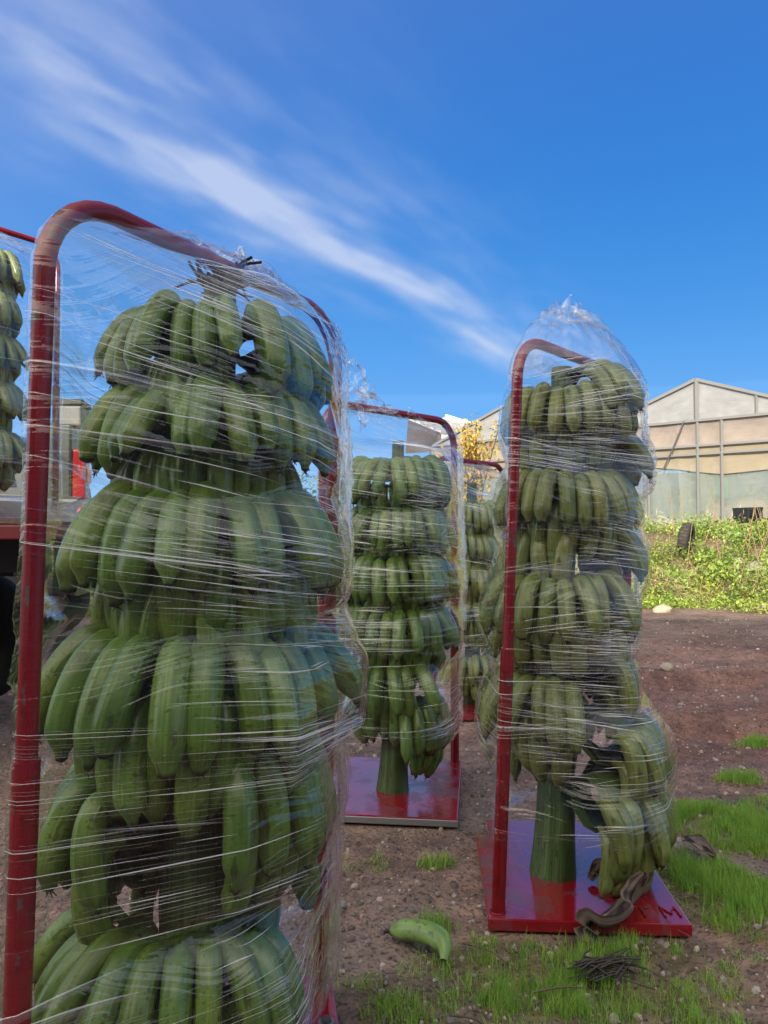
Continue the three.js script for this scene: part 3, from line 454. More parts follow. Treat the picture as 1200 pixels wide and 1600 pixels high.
makeFilm(2, 'clear film tight round the bunch on the grey edged plate', b2.pts, { y0: 0.20, y1: 1.44, res: 110, levels: 150, fans: 150, singles: 40, slope: 0.2, tilt: 0.3, layer: [0.46, 0.60, 0.6, 1.36], fold: 1.4, cap: { from: 1.40, rise: 0.07, ragged: 0.03 } });

makeRack(3, 'small red hoop rack standing behind the grey edged plate');
const b3 = makeBunch(3, 'd', 'green banana bunch on the small red rack behind two others', [
  { y: 1.14, from: -95, to: 120, n: 9, L: 0.2 }, { y: 0.96, from: -85, to: 110, n: 9, L: 0.2 }, { y: 0.77, from: -80, to: 115, n: 9, L: 0.21 }, { y: 0.58, from: -85, to: 110, n: 9, L: 0.22 }, { y: 0.27, from: -60, to: 130, n: 9, L: 0.21, up: 0.7, low: 0.1 },
], { y0: 0.03, y1: 1.27, r0: 0.05, r1: 0.026, x0: 0, x1: 0, z0: 0, z1: 0 }, OLIVE, COARSE, 41);
makeFilm(3, 'clear film round the bunch on the small rear rack', b3.pts, { y0: 0.15, y1: 1.36, res: 80, levels: 100, fans: 70, singles: 30, tilt: 0.3, fold: 1.8, cap: { from: 1.33, rise: 0.06, ragged: 0.03 } });

// the rack loaded on the trailer
makeRack(4, 'red hoop rack loaded on the flat trailer');
const b4 = makeBunch(4, 'e', 'green banana bunch on the rack loaded on the trailer', [
  { y: 1.24, from: -60, to: 170, n: 10, L: 0.21 }, { y: 1.04, from: -60, to: 170, n: 10, L: 0.21 }, { y: 0.84, from: -60, to: 170, n: 10, L: 0.22 }, { y: 0.63, from: -60, to: 170, n: 10, L: 0.22 }, { y: 0.4, from: -60, to: 170, n: 9, L: 0.22 },
], { y0: 0.03, y1: 1.32, r0: 0.05, r1: 0.026, x0: 0, x1: 0, z0: 0, z1: 0 }, OLIVE, COARSE, 53);
makeFilm(4, 'clear film round the bunch on the trailer', b4.pts, { y0: 0.12, y1: 1.36, res: 80, levels: 100, fans: 80, singles: 30, fold: 1.6, cap: { from: 1.33, rise: 0.05 } });
// ---------------------------------------------------------------- what lies by the racks
{ // a fallen banana, resting on its side with the stalk towards the camera
  const g = bananaGeo(0.205, 0.0262, 1.75, 64, 30, 24, 1), m = mono('fallen_banana', g, skin([0.27, 0.42, 0.12]), 'single light green banana lying on sparse grass', 'banana');
  const S = onGround(692, 1500), T = onGround(618, 1458), [ex, ey] = g.userData.end, l = Math.hypot(ex, ey), e1 = T.clone().sub(S).normalize(), up = V(0, 1, 0), side = e1.clone().cross(up).negate(); if (side.z > 0) side.negate();
  const e2 = side.clone().multiplyScalar(Math.cos(0.62)).addScaledVector(up, Math.sin(0.62)), e3 = e1.clone().cross(e2), c = ex / l, s = ey / l;      // e2: the way its back bulges
  const X = e1.clone().multiplyScalar(c).addScaledVector(e2, -s), Y = e1.clone().multiplyScalar(s).addScaledVector(e2, c);
  m.matrixAutoUpdate = true; m.quaternion.setFromRotationMatrix(new THREE.Matrix4().makeBasis(X, Y, X.clone().cross(Y))); m.position.set(S.x, 0.012, S.z);
  const R = rng(8), bits = []; for (let k = 0; k < 5; k++) { const l = 0.010 + 0.012 * R(), a = g.userData.end[2] + (R() - 0.5) * 1.1; bits.push(new THREE.CylinderGeometry(0.0012, 0.0042, l, 6).translate(0, l / 2, 0).rotateX((R() - 0.5) * 0.9).rotateZ(a - Math.PI / 2).translate(ex, ey, 0)); } part('dried_tip', mergeGeometries(bits), blackBit, m);
}
const bractMap = canvasTex(256, 512, (u, v) => { const l = 0.42 + 0.22 * (tfbm(u, v, 40, 3, 3, 3) - 0.5) + 0.25 * (tfbm(u, v, 4, 6, 9, 4) - 0.5), d = smooth(tfbm(u, v, 6, 5, 19, 3), 0.55, 0.75); return [lerp(l * 1.05, 0.12, d), lerp(l * 0.9, 0.10, d), lerp(l * 0.82, 0.10, d)]; });
const bractMat = std([1, 1, 1], 0.75, { map: bractMap });
function bract(name, label, spine, width, curl, seed, group) { // a thick dry leaf swept along a spine
  const c = new THREE.CatmullRomCurve3(spine), nu = 12, nv = 36, R = rng(seed), th = 0.003;
  const face = (s) => grid(nu, nv, (u, v) => { const p = c.getPoint(v), T = c.getTangent(v), S = V(0, 1, 0).cross(T); if (S.length() < 0.2) S.set(1, 0, 0); S.normalize(); const tw = curl[1] * v + curl[2]; S.applyAxisAngle(T, tw); const N = T.clone().cross(S).normalize(); const w = width * Math.pow(Math.sin(Math.PI * clamp(v * 0.9 + 0.07, 0, 1)), 0.55), a = (u - 0.5) * 2, rip = 0.004 * Math.sin(a * 9 + v * 5 + seed) + 0.006 * (fbm(u * 4, v * 7, seed, 2) - 0.5); p.addScaledVector(S, w * Math.sin(a * curl[0]) / curl[0]).addScaledVector(N, w * (1 - Math.cos(a * curl[0])) / curl[0] + rip + s * th * (1 - a * a * 0.8)); return [p.x, p.y, p.z]; });
  return mono(name, mergeGeometries([face(0), face(1)]), bractMat, label, 'dry leaf', group);
}
{
  const P = (px, py, h = 0) => { const d = (1 - h) * FOC / (py - HORIZON); return V((px - 600) / FOC * d, h, -d); };
  bract('dry_bract', 'brown dry banana bract curling over the edge of the lettered red plate', [P(1009, 1360, 0.16), P(995, 1385, 0.11), P(983, 1408, 0.07), P(962, 1432, 0.045), P(937, 1440, 0.05), P(921, 1430, 0.055), P(917, 1452, 0.018), P(925, 1462, 0.01)], 0.050, [1.15, 0.6, 0.2], 5);
  bract('dry_bract', 'small tan dry leaf lying on the grass right of the red plate', [P(1066, 1302, 0.035), P(1085, 1312, 0.045), P(1112, 1333, 0.03)], 0.026, [0.7, 0.2, 0.1], 9);
  bract('dry_bract', 'dark shrivelled bract beneath the olive bunch on the red plate', [P(918, 1368, 0.04), P(932, 1350, 0.06), P(952, 1366, 0.05), P(975, 1372, 0.036)], 0.028, [1.3, 0.9, 0.4], 14);
}
{ // heap of dry twigs
  const R = rng(77), c = onGround(940, 1516), t = thing('twig_heap', 'heap of thin dark dry twigs lying in the front grass', 'twigs'); t.position.set(c.x, 0.0, c.z);
  const m = std([0.055, 0.046, 0.038], 0.9);
  for (let k = 0; k < 46; k++) { const a = -0.3 + (R() - 0.5) * 1.7, l = 0.05 + 0.09 * R() * (k % 5 ? 1 : 1.9), ox = (R() - 0.5) * 0.09, oz = (R() - 0.5) * 0.05, y = 0.006 + 0.03 * R(); const d = V(Math.cos(a), (R() - 0.5) * 0.3, Math.sin(a)).multiplyScalar(l / 2), q = V(ox, y + 0.004, oz); part('twig', tube([q.clone().sub(d), q.clone().add(V((R() - 0.5) * 0.012, 0.008 * R(), (R() - 0.5) * 0.012)), q.clone().add(d)].map((v) => { v.y = Math.max(0.003, v.y); return v; }), 0.0011 + 0.0014 * R(), 5, 8), m, t); }
  for (const [a, b, r, w] of [[[1100, 1490], [1030, 1440], 0.0012, 'by the corner of the lettered plate'], [[700, 1580], [760, 1598], 0.0022, 'beside the grey pebble'], [[830, 1545], [905, 1538], 0.0022, 'running out of the twig heap'], [[720, 1470], [790, 1500], 0.002, 'between fallen banana and red plate'], [[1075, 1565], [985, 1500], 0.0013, 'between twig heap and crumbled soil']]) { const A = onGround(...a), B = onGround(...b), M = A.clone().lerp(B, 0.5).add(V(0.008, 0.02, 0.01)); A.y = B.y = 0.008; mono('dry_straw', tube([A, M, B], r, 5, 14), std([0.12, 0.10, 0.07], 0.9), 'long dry straw lying in the front grass ' + w, 'straw', 'dry straws lying in the grass'); }
}
function stoneGeo(seed, detail = 1) { const g = new THREE.IcosahedronGeometry(1, detail), p = g.attributes.position; for (let k = 0; k < p.count; k++) { const v = V(p.getX(k), p.getY(k), p.getZ(k)), n = 0.72 + 0.6 * fbm(v.x * 1.3 + seed, v.y * 1.3, v.z * 1.3 + seed, 3); p.setXYZ(k, v.x * n, v.y * n * 0.66, v.z * n * 0.85); } g.computeVertexNormals(); return g; }
const stones = [0, 1, 2, 3].map((k) => stoneGeo(k * 5.3)), stoneMat = std([0.22, 0.20, 0.175], 0.85), paleStone = std([0.31, 0.265, 0.21], 0.85);
{
  const R = rng(5);
  for (const [px, py, r, pale, label] of [[953, 1572, 0.011, 1, 'tan pebble in the front grass, lit on its rounded top'], [702, 1578, 0.010, 0, 'grey pebble in the front grass under the fallen banana'], [555, 1378, 0.013, 1, 'white stone on bare soil in front of the grey edged plate'], [652, 1372, 0.009, 1, 'pale stone on bare soil near the tuft of grass'], [709, 1390, 0.008, 1, 'small white stone beside the notched red plate'], [683, 1388, 0.009, 0, 'greyish stone between the tuft and the red plate'], [536, 1405, 0.015, 0, 'broad grey stone by the film of the frayed bunch'], [545, 1368, 0.010, 0, 'brownish stone on bare soil by the white stone'], [1040, 1052, 0.05, 1, 'flat pale stone in the wheel ruts of the yard']]) {
    const p = onGround(px, py), m = mono('stone', stones[Math.floor(R() * 4)], pale ? paleStone : stoneMat, label, 'stone'); m.scale.setScalar(r); m.rotation.y = R() * 6; m.position.set(p.x, groundY(p.x, p.z) + r * 0.35, p.z);
  }
  // gravel nobody could count
  const N = 16000, im = new THREE.InstancedMesh(stoneGeo(3, 0), std([0.9, 0.9, 0.9], 0.9), N), o = new THREE.Object3D(), c = new THREE.Color();
  for (let k = 0; k < N; k++) { const d = 1.3 + 7.5 * Math.pow(R(), 1.7), x = (R() - 0.42) * d * 1.15 + (R() - 0.5) * 0.3, z = -d; const big = R() ** 6; o.position.set(x, groundY(x, z) + 0.001, z); o.rotation.set(R() * 3, R() * 6, R() * 3); o.scale.setScalar((0.0014 + 0.003 * R() + 0.009 * big) * (1 + d * 0.10)); if (RACKS.slice(0, 4).some((r) => Math.abs(x - r.x) < PW + 0.02 && Math.abs(z - r.z) < PD + 0.02)) o.scale.setScalar(0.0001); o.updateMatrix(); im.setMatrixAt(k, o.matrix); const l = 0.12 + 0.40 * R() ** 2; im.setColorAt(k, c.setRGB(l, l * (0.74 + 0.2 * R()), l * (0.62 + 0.25 * R()))); }
  im.name = 'gravel'; scene.add(im); tag(im, 'small stones and crumbs of soil strewn over the yard', 'gravel', null, 'stuff'); im.castShadow = im.receiveShadow = true;
}
{ // grass
  const tuft = (seed, n, h) => { const R = rng(seed), p = [], idx = [], col = []; for (let k = 0; k < n; k++) { const a = R() * 6.28, r = 0.016 * Math.sqrt(R()), bx = Math.cos(a) * r, bz = Math.sin(a) * r, f = R() * 6.28, lean = 0.05 + 0.9 * R() * R(), H = h * (0.45 + 0.75 * R()), w = 0.0007 + 0.0006 * R(), px = Math.cos(f + 1.57) * w, pz = Math.sin(f + 1.57) * w, t = 0.75 + 0.5 * R(), b = p.length / 3; for (let s = 0; s <= 3; s++) { const q = s / 3, x = bx + Math.cos(f) * lean * H * q * q, z = bz + Math.sin(f) * lean * H * q * q, y = H * q * (1 - 0.25 * lean * q), ww = 1 - q * 0.85; p.push(x - px * ww, y, z - pz * ww, x + px * ww, y, z + pz * ww); for (let m = 0; m < 2; m++) col.push(t, t, t); if (s) idx.push(b + s * 2 - 2, b + s * 2 - 1, b + s * 2 + 1, b + s * 2 - 2, b + s * 2 + 1, b + s * 2); } } const g = new THREE.BufferGeometry(); g.setAttribute('position', new THREE.Float32BufferAttribute(p, 3)); g.setAttribute('color', new THREE.Float32BufferAttribute(col, 3)); g.setIndex(idx); g.computeVertexNormals(); return g; };
  const mat = new THREE.MeshPhysicalMaterial({ color: new THREE.Color(1, 1, 1), vertexColors: true, roughness: 0.7, transmission: 0.35, thickness: 0, side: THREE.DoubleSide });
  const R = rng(91), o = new THREE.Object3D(), c = new THREE.Color(), lists = [[], [], []];
  for (let k = 0; k < 120000; k++) { const x = -0.2 + 2.3 * R(), z = -1.3 - 2.6 * R(), g = softAt(x, z); if (R() < (g * g * (x > 0.8 ? 0.52 : 0.32) + (g > 0.05 ? 0.025 : 0)) * smooth(fbm(x * 22, z * 22, 5.5, 3), 0.36, 0.62) * 1.3) lists[Math.floor(R() * 3)].push([x, z, g]); }
  lists.forEach((L, q) => { const im = new THREE.InstancedMesh(tuft(300 + q, 9, 0.050), mat, L.length); L.forEach(([x, z, g], k) => { o.position.set(x, groundY(x, z) - 0.002, z); o.rotation.set((R() - 0.5) * 0.2, R() * 6.28, (R() - 0.5) * 0.2); const s = (0.35 + 0.75 * g) * (0.8 + 0.4 * R()) * (x > 0.78 ? 0.88 : 0.85); o.scale.set(1, s, 1); o.updateMatrix(); im.setMatrixAt(k, o.matrix); const y = R(); im.setColorAt(k, c.setRGB(0.21 + 0.18 * y * y, 0.44 + 0.06 * y, 0.045 + 0.02 * y)); }); im.name = numbered('grass'); scene.add(im); tag(im, ['thin green grass blades sprouting from the mud', 'short green grass tufts in the front soil', 'bright grass seedlings by the red plates'][q], 'grass', null, 'stuff'); im.castShadow = im.receiveShadow = true; });
}

// ---------------------------------------------------------------- weeds on the bank
const leafMat = new THREE.MeshPhysicalMaterial({ vertexColors: true, roughness: 0.55, transmission: 0.4, thickness: 0, side: THREE.DoubleSide });
function clump(seed, n, rad, hgt, lw, ll) { // leaves spread through a low dome, each folded along its midrib
  const R = rng(seed), p = [], idx = [], col = [];
  for (let k = 0; k < n; k++) {
    const a = R() * 6.28, r = rad * Math.sqrt(R()), y = hgt * (0.15 + 0.85 * R()) * (1 - 0.5 * (r / rad) ** 2), c = V(Math.cos(a) * r, y, Math.sin(a) * r), q = new THREE.Quaternion().setFromEuler(new THREE.Euler((R() - 0.5) * 1.9, R() * 6.28, (R() - 0.5) * 1.9)), l = ll * (0.6 + 0.8 * R()), w = lw * (0.6 + 0.8 * R()), t = 0.65 + 0.7 * R(), b = p.length / 3;
    for (const v of [[-l / 2, 0, 0], [0, 0.18 * w, w / 2], [l / 2, -0.1 * l, 0], [0, 0.18 * w, -w / 2], [0, 0, 0]]) { const P = V(...v).applyQuaternion(q).add(c); p.push(P.x, P.y, P.z); col.push(t, t * (0.95 + 0.1 * R()), t); }
    idx.push(b, b + 1, b + 4, b + 1, b + 2, b + 4, b + 2, b + 3, b + 4, b + 3, b, b + 4);
  }
  const g = new THREE.BufferGeometry(); g.setAttribute('position', new THREE.Float32BufferAttribute(p, 3)); g.setAttribute('color', new THREE.Float32BufferAttribute(col, 3)); g.setIndex(idx); g.computeVertexNormals(); return g;
}
{
  const R = rng(17), o = new THREE.Object3D(), c = new THREE.Color();
  const kinds = [[clump(1, 130, 0.27, 0.32, 0.032, 0.046), 1900, [0.22, 0.335, 0.05], 'leafy green weeds covering the sunny bank'], [clump(2, 130, 0.24, 0.22, 0.026, 0.038), 1500, [0.30, 0.40, 0.055], 'bright yellowish weeds along the foot of the bank'], [clump(3, 70, 0.24, 0.36, 0.009, 0.12), 900, [0.40, 0.32, 0.17], 'dry straw coloured weeds among the green on the bank']];
  kinds.forEach(([g, N, rgb, label], q) => {
    const im = new THREE.InstancedMesh(g, leafMat, N);
    for (let k = 0; k < N; k++) { let x, d; do { x = -9 + 26 * R(); d = q === 1 ? 9.5 + 1.9 * R() ** 1.4 : 9.9 + 4.2 * R(); } while (q === 2 && fbm(x * 0.8, d * 0.9, 6, 3) < 0.5); d += 0.30 * Math.sin(x * 0.6) + 0.3 * Math.sin(x * 2.1); o.position.set(x, groundY(x, -d) - 0.05, -d); o.rotation.set(0, R() * 6.28, 0); const s = 0.6 + 0.7 * R() - (d > 11.8 ? 0.15 : 0); o.scale.set(s, s * (0.75 + 0.5 * R()), s); o.updateMatrix(); im.setMatrixAt(k, o.matrix); const y = 0.75 + 0.55 * R(); im.setColorAt(k, c.setRGB(rgb[0] * y * (0.85 + 0.4 * R()), rgb[1] * y, rgb[2] * y)); }
    im.name = numbered('weeds'); scene.add(im); tag(im, label, 'weeds', null, 'stuff'); im.castShadow = im.receiveShadow = true;
  });
  const N = 110, im = new THREE.InstancedMesh(new THREE.CylinderGeometry(0.003, 0.008, 1, 5).translate(0, 0.5, 0), std([0.27, 0.19, 0.10], 0.9), N);
  for (let k = 0; k < N; k++) { const x = 2.6 + 5.2 * R(), d = 10.4 + 2.6 * R(); o.position.set(x, groundY(x, -d), -d); o.rotation.set((R() - 0.5) * 0.5, 0, (R() - 0.5) * 0.7); o.scale.set(1, 0.3 + 0.6 * R(), 1); o.updateMatrix(); im.setMatrixAt(k, o.matrix); }
  im.name = 'dry_stalks'; scene.add(im); tag(im, 'dry upright stalks standing among the weeds', 'stalks', null, 'stuff'); im.castShadow = true;
  for (const [px, py, d, r, label] of [[1190, 905, 10.9, 0.26, 'largest grey boulder half buried in the bank'], [1152, 888, 11.2, 0.15, 'pale rock beside the largest grey boulder'], [1040, 888, 11.0, 0.14, 'tan rock in the weeds below the old tyre'], [1032, 948, 9.6, 0.12, 'flat white rock at the sunny foot of the bank'], [1196, 944, 9.7, 0.14, 'brownish rock at the foot of the bank under the boulder']]) { const p = at(px, py, d), m = mono('rock', stoneGeo(r * 91, 2), r > 0.2 ? stoneMat : paleStone, label, 'rock'); m.position.set(p.x, groundY(p.x, p.z) + r * 0.12, p.z); m.scale.set(r, r * 0.8, r * 0.9); m.rotation.set(r, r * 50, 0.3); }
}
{ // old tyre on the bank, and black crates
  const p = at(1072, 832, 11.8), t = thing('old_tyre', 'old muddy tyre leaning on the weedy bank', 'tyre'); t.position.copy(p).y -= 0.10; t.rotation.set(0.25, 0.95, 0.1); t.scale.setScalar(0.74);
  const rub = std([0.022, 0.021, 0.020], 0.8), prof = [[0.17, -0.09], [0.2, -0.1], [0.26, -0.105], [0.3, -0.085], [0.315, -0.05], [0.315, 0.05], [0.3, 0.085], [0.26, 0.105], [0.2, 0.1], [0.17, 0.09], [0.19, 0.07], [0.27, 0.06], [0.27, -0.06], [0.19, -0.07], [0.17, -0.09]].map(([r, y]) => new THREE.Vector2(r * 1.05, y));
  part('carcass', new THREE.LatheGeometry(prof, 40).rotateX(Math.PI / 2), rub, t);
  for (let k = 0; k < 30; k++) part('tread_block', new THREE.BoxGeometry(0.03, 0.016, 0.085).translate(0, 0.335, k % 2 ? 0.03 : -0.03).rotateZ(k / 30 * 2 * Math.PI), std([0.06, 0.048, 0.036], 0.95), t);
  const crate = (px, py, d, w, h, dep, turn, label, tip) => {
    const c = thing('plastic_crate', label, 'crate', 'black crates by the greenhouse'), q = at(px, py, d); c.position.copy(q); c.rotation.set(0, turn, tip);
    const m = std([0.012, 0.013, 0.016], 0.45), T = 0.03;
    for (const s of [-1, 1]) { part('rail', new THREE.BoxGeometry(w, T * 1.4, T).translate(0, h - T * 0.7, s * dep / 2), m, c); part('rail', new THREE.BoxGeometry(w, T * 1.4, T).translate(0, T * 0.7, s * dep / 2), m, c); part('side', new THREE.BoxGeometry(T, h, dep - T).translate(s * (w / 2 - T / 2), h / 2, 0), m, c); for (const x of [-w / 2 + T, 0, w / 2 - T]) part('slat', new THREE.BoxGeometry(T * 1.3, h - T * 2.8, T * 0.8).translate(x, h / 2, s * dep / 2), m, c); }
    part('floor', new THREE.BoxGeometry(w - 2 * T, T * 0.5, dep - T * 1.1).translate(0, T * 0.4, 0), m, c);
  };
  crate(1169, 818, 13.0, 0.34, 0.27, 0.3, 0.3, 'black plastic crate standing up behind the weeds with open slots', 0.03);
  crate(1191, 832, 12.8, 0.2, 0.24, 0.26, -0.1, 'small black crate leaning against the larger slotted crate', -0.08);
}
{ // yellow shrub
  const R = rng(29), t = thing('yellow_shrub', 'yellow leaved shrub growing in front of the greenhouse', 'shrub'), base = at(735, 830, 13); base.y = groundY(base.x, base.z) - 0.05; t.position.copy(base);
  const bark = std([0.12, 0.09, 0.06], 0.9), tips = [], br = [];
  for (let k = 0; k < 15; k++) { const a = R() * 6.28, l = 0.9 + 1.0 * R(), tilt = 0.45 * R(), e = V(Math.cos(a) * tilt * l * 0.8, l, Math.sin(a) * tilt * l * 0.8), m = e.clone().multiplyScalar(0.5).add(V((R() - 0.5) * 0.1, 0.05, (R() - 0.5) * 0.1)); br.push(tube([V(Math.cos(a) * 0.05, 0, Math.sin(a) * 0.05), m, e], 0.011, 5, 10)); for (let q = 0; q < 260; q++) { const f = 0.15 + 0.9 * R(), c = f < 0.5 ? m.clone().multiplyScalar(f * 2) : m.clone().lerp(e, f * 2 - 1); tips.push(c.add(V((R() - 0.5) * 0.26, (R() - 0.5) * 0.2, (R() - 0.5) * 0.26))); } }
  part('trunk', mergeGeometries(br), bark, t);
  const p = [], idx = [], col = []; for (const c of tips) { const q = new THREE.Quaternion().setFromEuler(new THREE.Euler(R() * 6, R() * 6, R() * 6)), l = 0.05 + 0.05 * R(), w = l * 0.5, k = R(), b = p.length / 3; for (const v of [[-l / 2, 0, 0], [0, 0.006, w / 2], [l / 2, 0, 0], [0, 0.006, -w / 2]]) { const P = V(...v).applyQuaternion(q).add(c); p.push(P.x, P.y, P.z); col.push(...(k < 0.62 ? [0.46, 0.32, 0.035] : k < 0.85 ? [0.40, 0.40, 0.05] : [0.46, 0.22, 0.05]).map((z) => z * (0.7 + 0.5 * R()))); } idx.push(b, b + 1, b + 2, b, b + 2, b + 3); }
  const g = new THREE.BufferGeometry(); g.setAttribute('position', new THREE.Float32BufferAttribute(p, 3)); g.setAttribute('color', new THREE.Float32BufferAttribute(col, 3)); g.setIndex(idx); g.computeVertexNormals(); part('crown', g, leafMat, t); shadows(t);
}
{ // low evergreen bushes beyond the trailer
  const R = rng(53), bark = std([0.1, 0.08, 0.06], 0.9);
  for (const [x, d, s, label] of [[-6.9, 15, 1.5, 'rounded yellowish bush beyond the trailer'], [-4.4, 15.8, 1.25, 'dark bush beyond the pickup'], [-1.6, 15.4, 1.3, 'green bush behind the frayed bunch'], [0.2, 15.6, 1.0, 'low pale bush beside the yellow shrub']]) {
    const t = thing('bush', label, 'bush', 'bushes along the top of the bank'); t.position.set(x, groundY(x, -d) - 0.05, -d);
    part('trunk', tube([V(0, 0, 0), V(0.05, 0.3 * s, 0), V(0, 0.7 * s, 0.05)], 0.05, 7, 8), bark, t);
    const g = clump(Math.round(x * 10 + 200), 900, 0.75 * s, 1.0 * s, 0.05, 0.09), tint = [[0.26, 0.30, 0.05], [0.07, 0.12, 0.03], [0.12, 0.2, 0.04], [0.18, 0.25, 0.06]][Math.round((x + 6.9) / 2.4) % 4], c = g.attributes.color; for (let k = 0; k < c.count; k++) c.setXYZ(k, c.getX(k) * tint[0], c.getY(k) * tint[1], c.getZ(k) * tint[2]); part('crown', g, leafMat, t); shadows(t);
  }
}

// ---------------------------------------------------------------- greenhouses
const sheetNoise = (a, b, f, s) => canvasTex(256, 256, (u, v) => { const n = tfbm(u, v, f, 4, s, 4), st = tfbm(u, v, 3, 40, s + 9, 2); return a.map((q, k) => lerp(q, b[k], clamp(n * 0.8 + st * 0.35, 0, 1))); });
{
  const U = V(0.735, 0, 0.678), Wd = V(0.678, 0, -0.735), O = V(5.45, 0, -20), SP = 5.35, EAVE = 3.62, RISE = 0.98, BASE = 1.05, DEP = 16;
  const Q = (u, y, w) => O.clone().addScaledVector(U, u).addScaledVector(Wd, w).setY(y);
  const t = thing('greenhouse', 'plastic covered greenhouse with grey steel frame and tan side curtain behind the weeds', 'greenhouse');
  const frame = std([0.13, 0.135, 0.14], 0.6);
  const plastic = (map, tr, rough = 0.85) => new THREE.MeshPhysicalMaterial({ map, transmission: tr, thickness: 0, roughness: rough, side: THREE.DoubleSide });
  const white = plastic(sheetNoise([0.60, 0.61, 0.63], [0.78, 0.79, 0.80], 5, 3), 0.66), tan = plastic(sheetNoise([0.56, 0.52, 0.49], [0.72, 0.66, 0.62], 4, 5), 0.55), cream = plastic(sheetNoise([0.58, 0.54, 0.46], [0.68, 0.63, 0.55], 4, 7), 0.5), clear = plastic(sheetNoise([0.66, 0.72, 0.70], [0.80, 0.84, 0.80], 4, 11), 0.8, 0.34);
  const quad = (a, b, c, d, n = 10, sag = 0) => grid(n, n, (u, v) => { const p = a.clone().lerp(b, u).lerp(d.clone().lerp(c, u), v), k = sag * Math.sin(Math.PI * u) * Math.sin(Math.PI * v) + sag * 0.6 * (fbm(u * 4, v * 4, a.x, 3) - 0.5); return [p.x + Wd.x * k, p.y, p.z + Wd.z * k]; });
  const RID = [2.73, 2.675]; 
  for (let k = -1; k <= 1; k++) {
    const u0 = k * SP, u1 = u0 + SP, um = (u0 + u1) / 2;
    // gable: posts, rails, sheets
    for (const [a, b] of [[u0, um], [um, u1]]) { const hi = (u) => EAVE + RISE * (1 - Math.abs(u - um) / (SP / 2)); for (const [p, q] of [[0, 0.5], [0.5, 1]]) { const x = lerp(a, b, p), y = lerp(a, b, q); part('gable_sheet', quad(Q(x, EAVE, 0.02), Q(y, EAVE, 0.02), Q(y, hi(y), 0.02), Q(x, hi(x), 0.02), 6, 0.03), white, t); } part('gable_bar', beam(Q((a + b) / 2, EAVE, -0.02), Q((a + b) / 2, hi((a + b) / 2), -0.02), 0.05), frame, t); part('rafter', beam(Q(a, hi(a), -0.02), Q(b, hi(b), -0.02), 0.07), frame, t); }
    part('king_post', beam(Q(um, EAVE, -0.02), Q(um, EAVE + RISE, -0.02), 0.09), frame, t);
    part('eave_rail', beam(Q(u0, EAVE, -0.03), Q(u1, EAVE, -0.03), 0.08, 0.06), frame, t); part('rail', beam(Q(u0, 3.02, -0.03), Q(u1, 3.02, -0.03), 0.05), frame, t); part('rail', beam(Q(u0, 2.82, -0.03), Q(u1, 2.82, -0.03), 0.05), frame, t); part('sill', beam(Q(u0, BASE + 0.12, -0.03), Q(u1, BASE + 0.12, -0.03), 0.1, 0.24), std([0.17, 0.175, 0.18], 0.8), t);
    const xs = [u0, u0 + 1.5, u0 + 2.2, um + 0.02, u0 + 3.25, u0 + 4.6, u1];
    xs.forEach((u, i) => { if (i < xs.length - 1 && i !== 2) part('post', beam(Q(u, BASE, -0.03), Q(u, EAVE, -0.03), 0.055), frame, t); });
    for (let i = 0; i < xs.length - 1; i++) { const a = xs[i], b = xs[i + 1]; part('upper_sheet', quad(Q(a, 3.0, 0.02), Q(b, 3.0, 0.02), Q(b, EAVE, 0.02), Q(a, EAVE, 0.02), 6, 0.06), tan, t); part('curtain_sheet', quad(Q(a, 2.45 + 0.14 * Math.sin(a * 1.3), 0.05), Q(b, 2.45 + 0.14 * Math.sin(b * 1.3), 0.05), Q(b, 3.0, 0.05), Q(a, 3.0, 0.05), 6, 0.04), cream, t); part('lower_sheet', quad(Q(a, BASE, 0.1), Q(b, BASE, 0.1), Q(b, 2.9, 0.1), Q(a, 2.9, 0.1), 6, 0.05), clear, t); }
    // roof sheets with purlins
    for (const s of [0, 1]) { const e = s ? u1 : u0; for (let w = 0; w < 4; w++) { part('roof_sheet', quad(Q(e, EAVE, w * 4), Q(um, EAVE + RISE, w * 4), Q(um, EAVE + RISE, w * 4 + 4), Q(e, EAVE, w * 4 + 4), 4, 0), white, t); part('rafter', beam(Q(e, EAVE, w * 4 + 4), Q(um, EAVE + RISE, w * 4 + 4), 0.06), frame, t); } for (const f of [0.25, 0.5, 0.75]) part('purlin', beam(Q(lerp(e, um, f), EAVE + RISE * f - 0.05, 0.1), Q(lerp(e, um, f), EAVE + RISE * f - 0.05, DEP), 0.05), frame, t); }
    part('end_sheet', quad(Q(u0, BASE, DEP), Q(u1, BASE, DEP), Q(u1, EAVE, DEP), Q(u0, EAVE, DEP), 3), white, t);
  }
  part('loose_cable', tube([Q(1.9, 2.5, -0.1), Q(2.15, 3.0, -0.12), Q(2.4, EAVE, -0.08)], 0.018, 5, 12), darkSteel, t);
  for (const w of [0, 8]) part('side_sheet', quad(Q(-SP, BASE, w), Q(-SP, BASE, w + 8), Q(-SP, EAVE, w + 8), Q(-SP, EAVE, w), 4, 0.05), tan, t);
  shadows(t);
  const R = rng(61); // crops inside
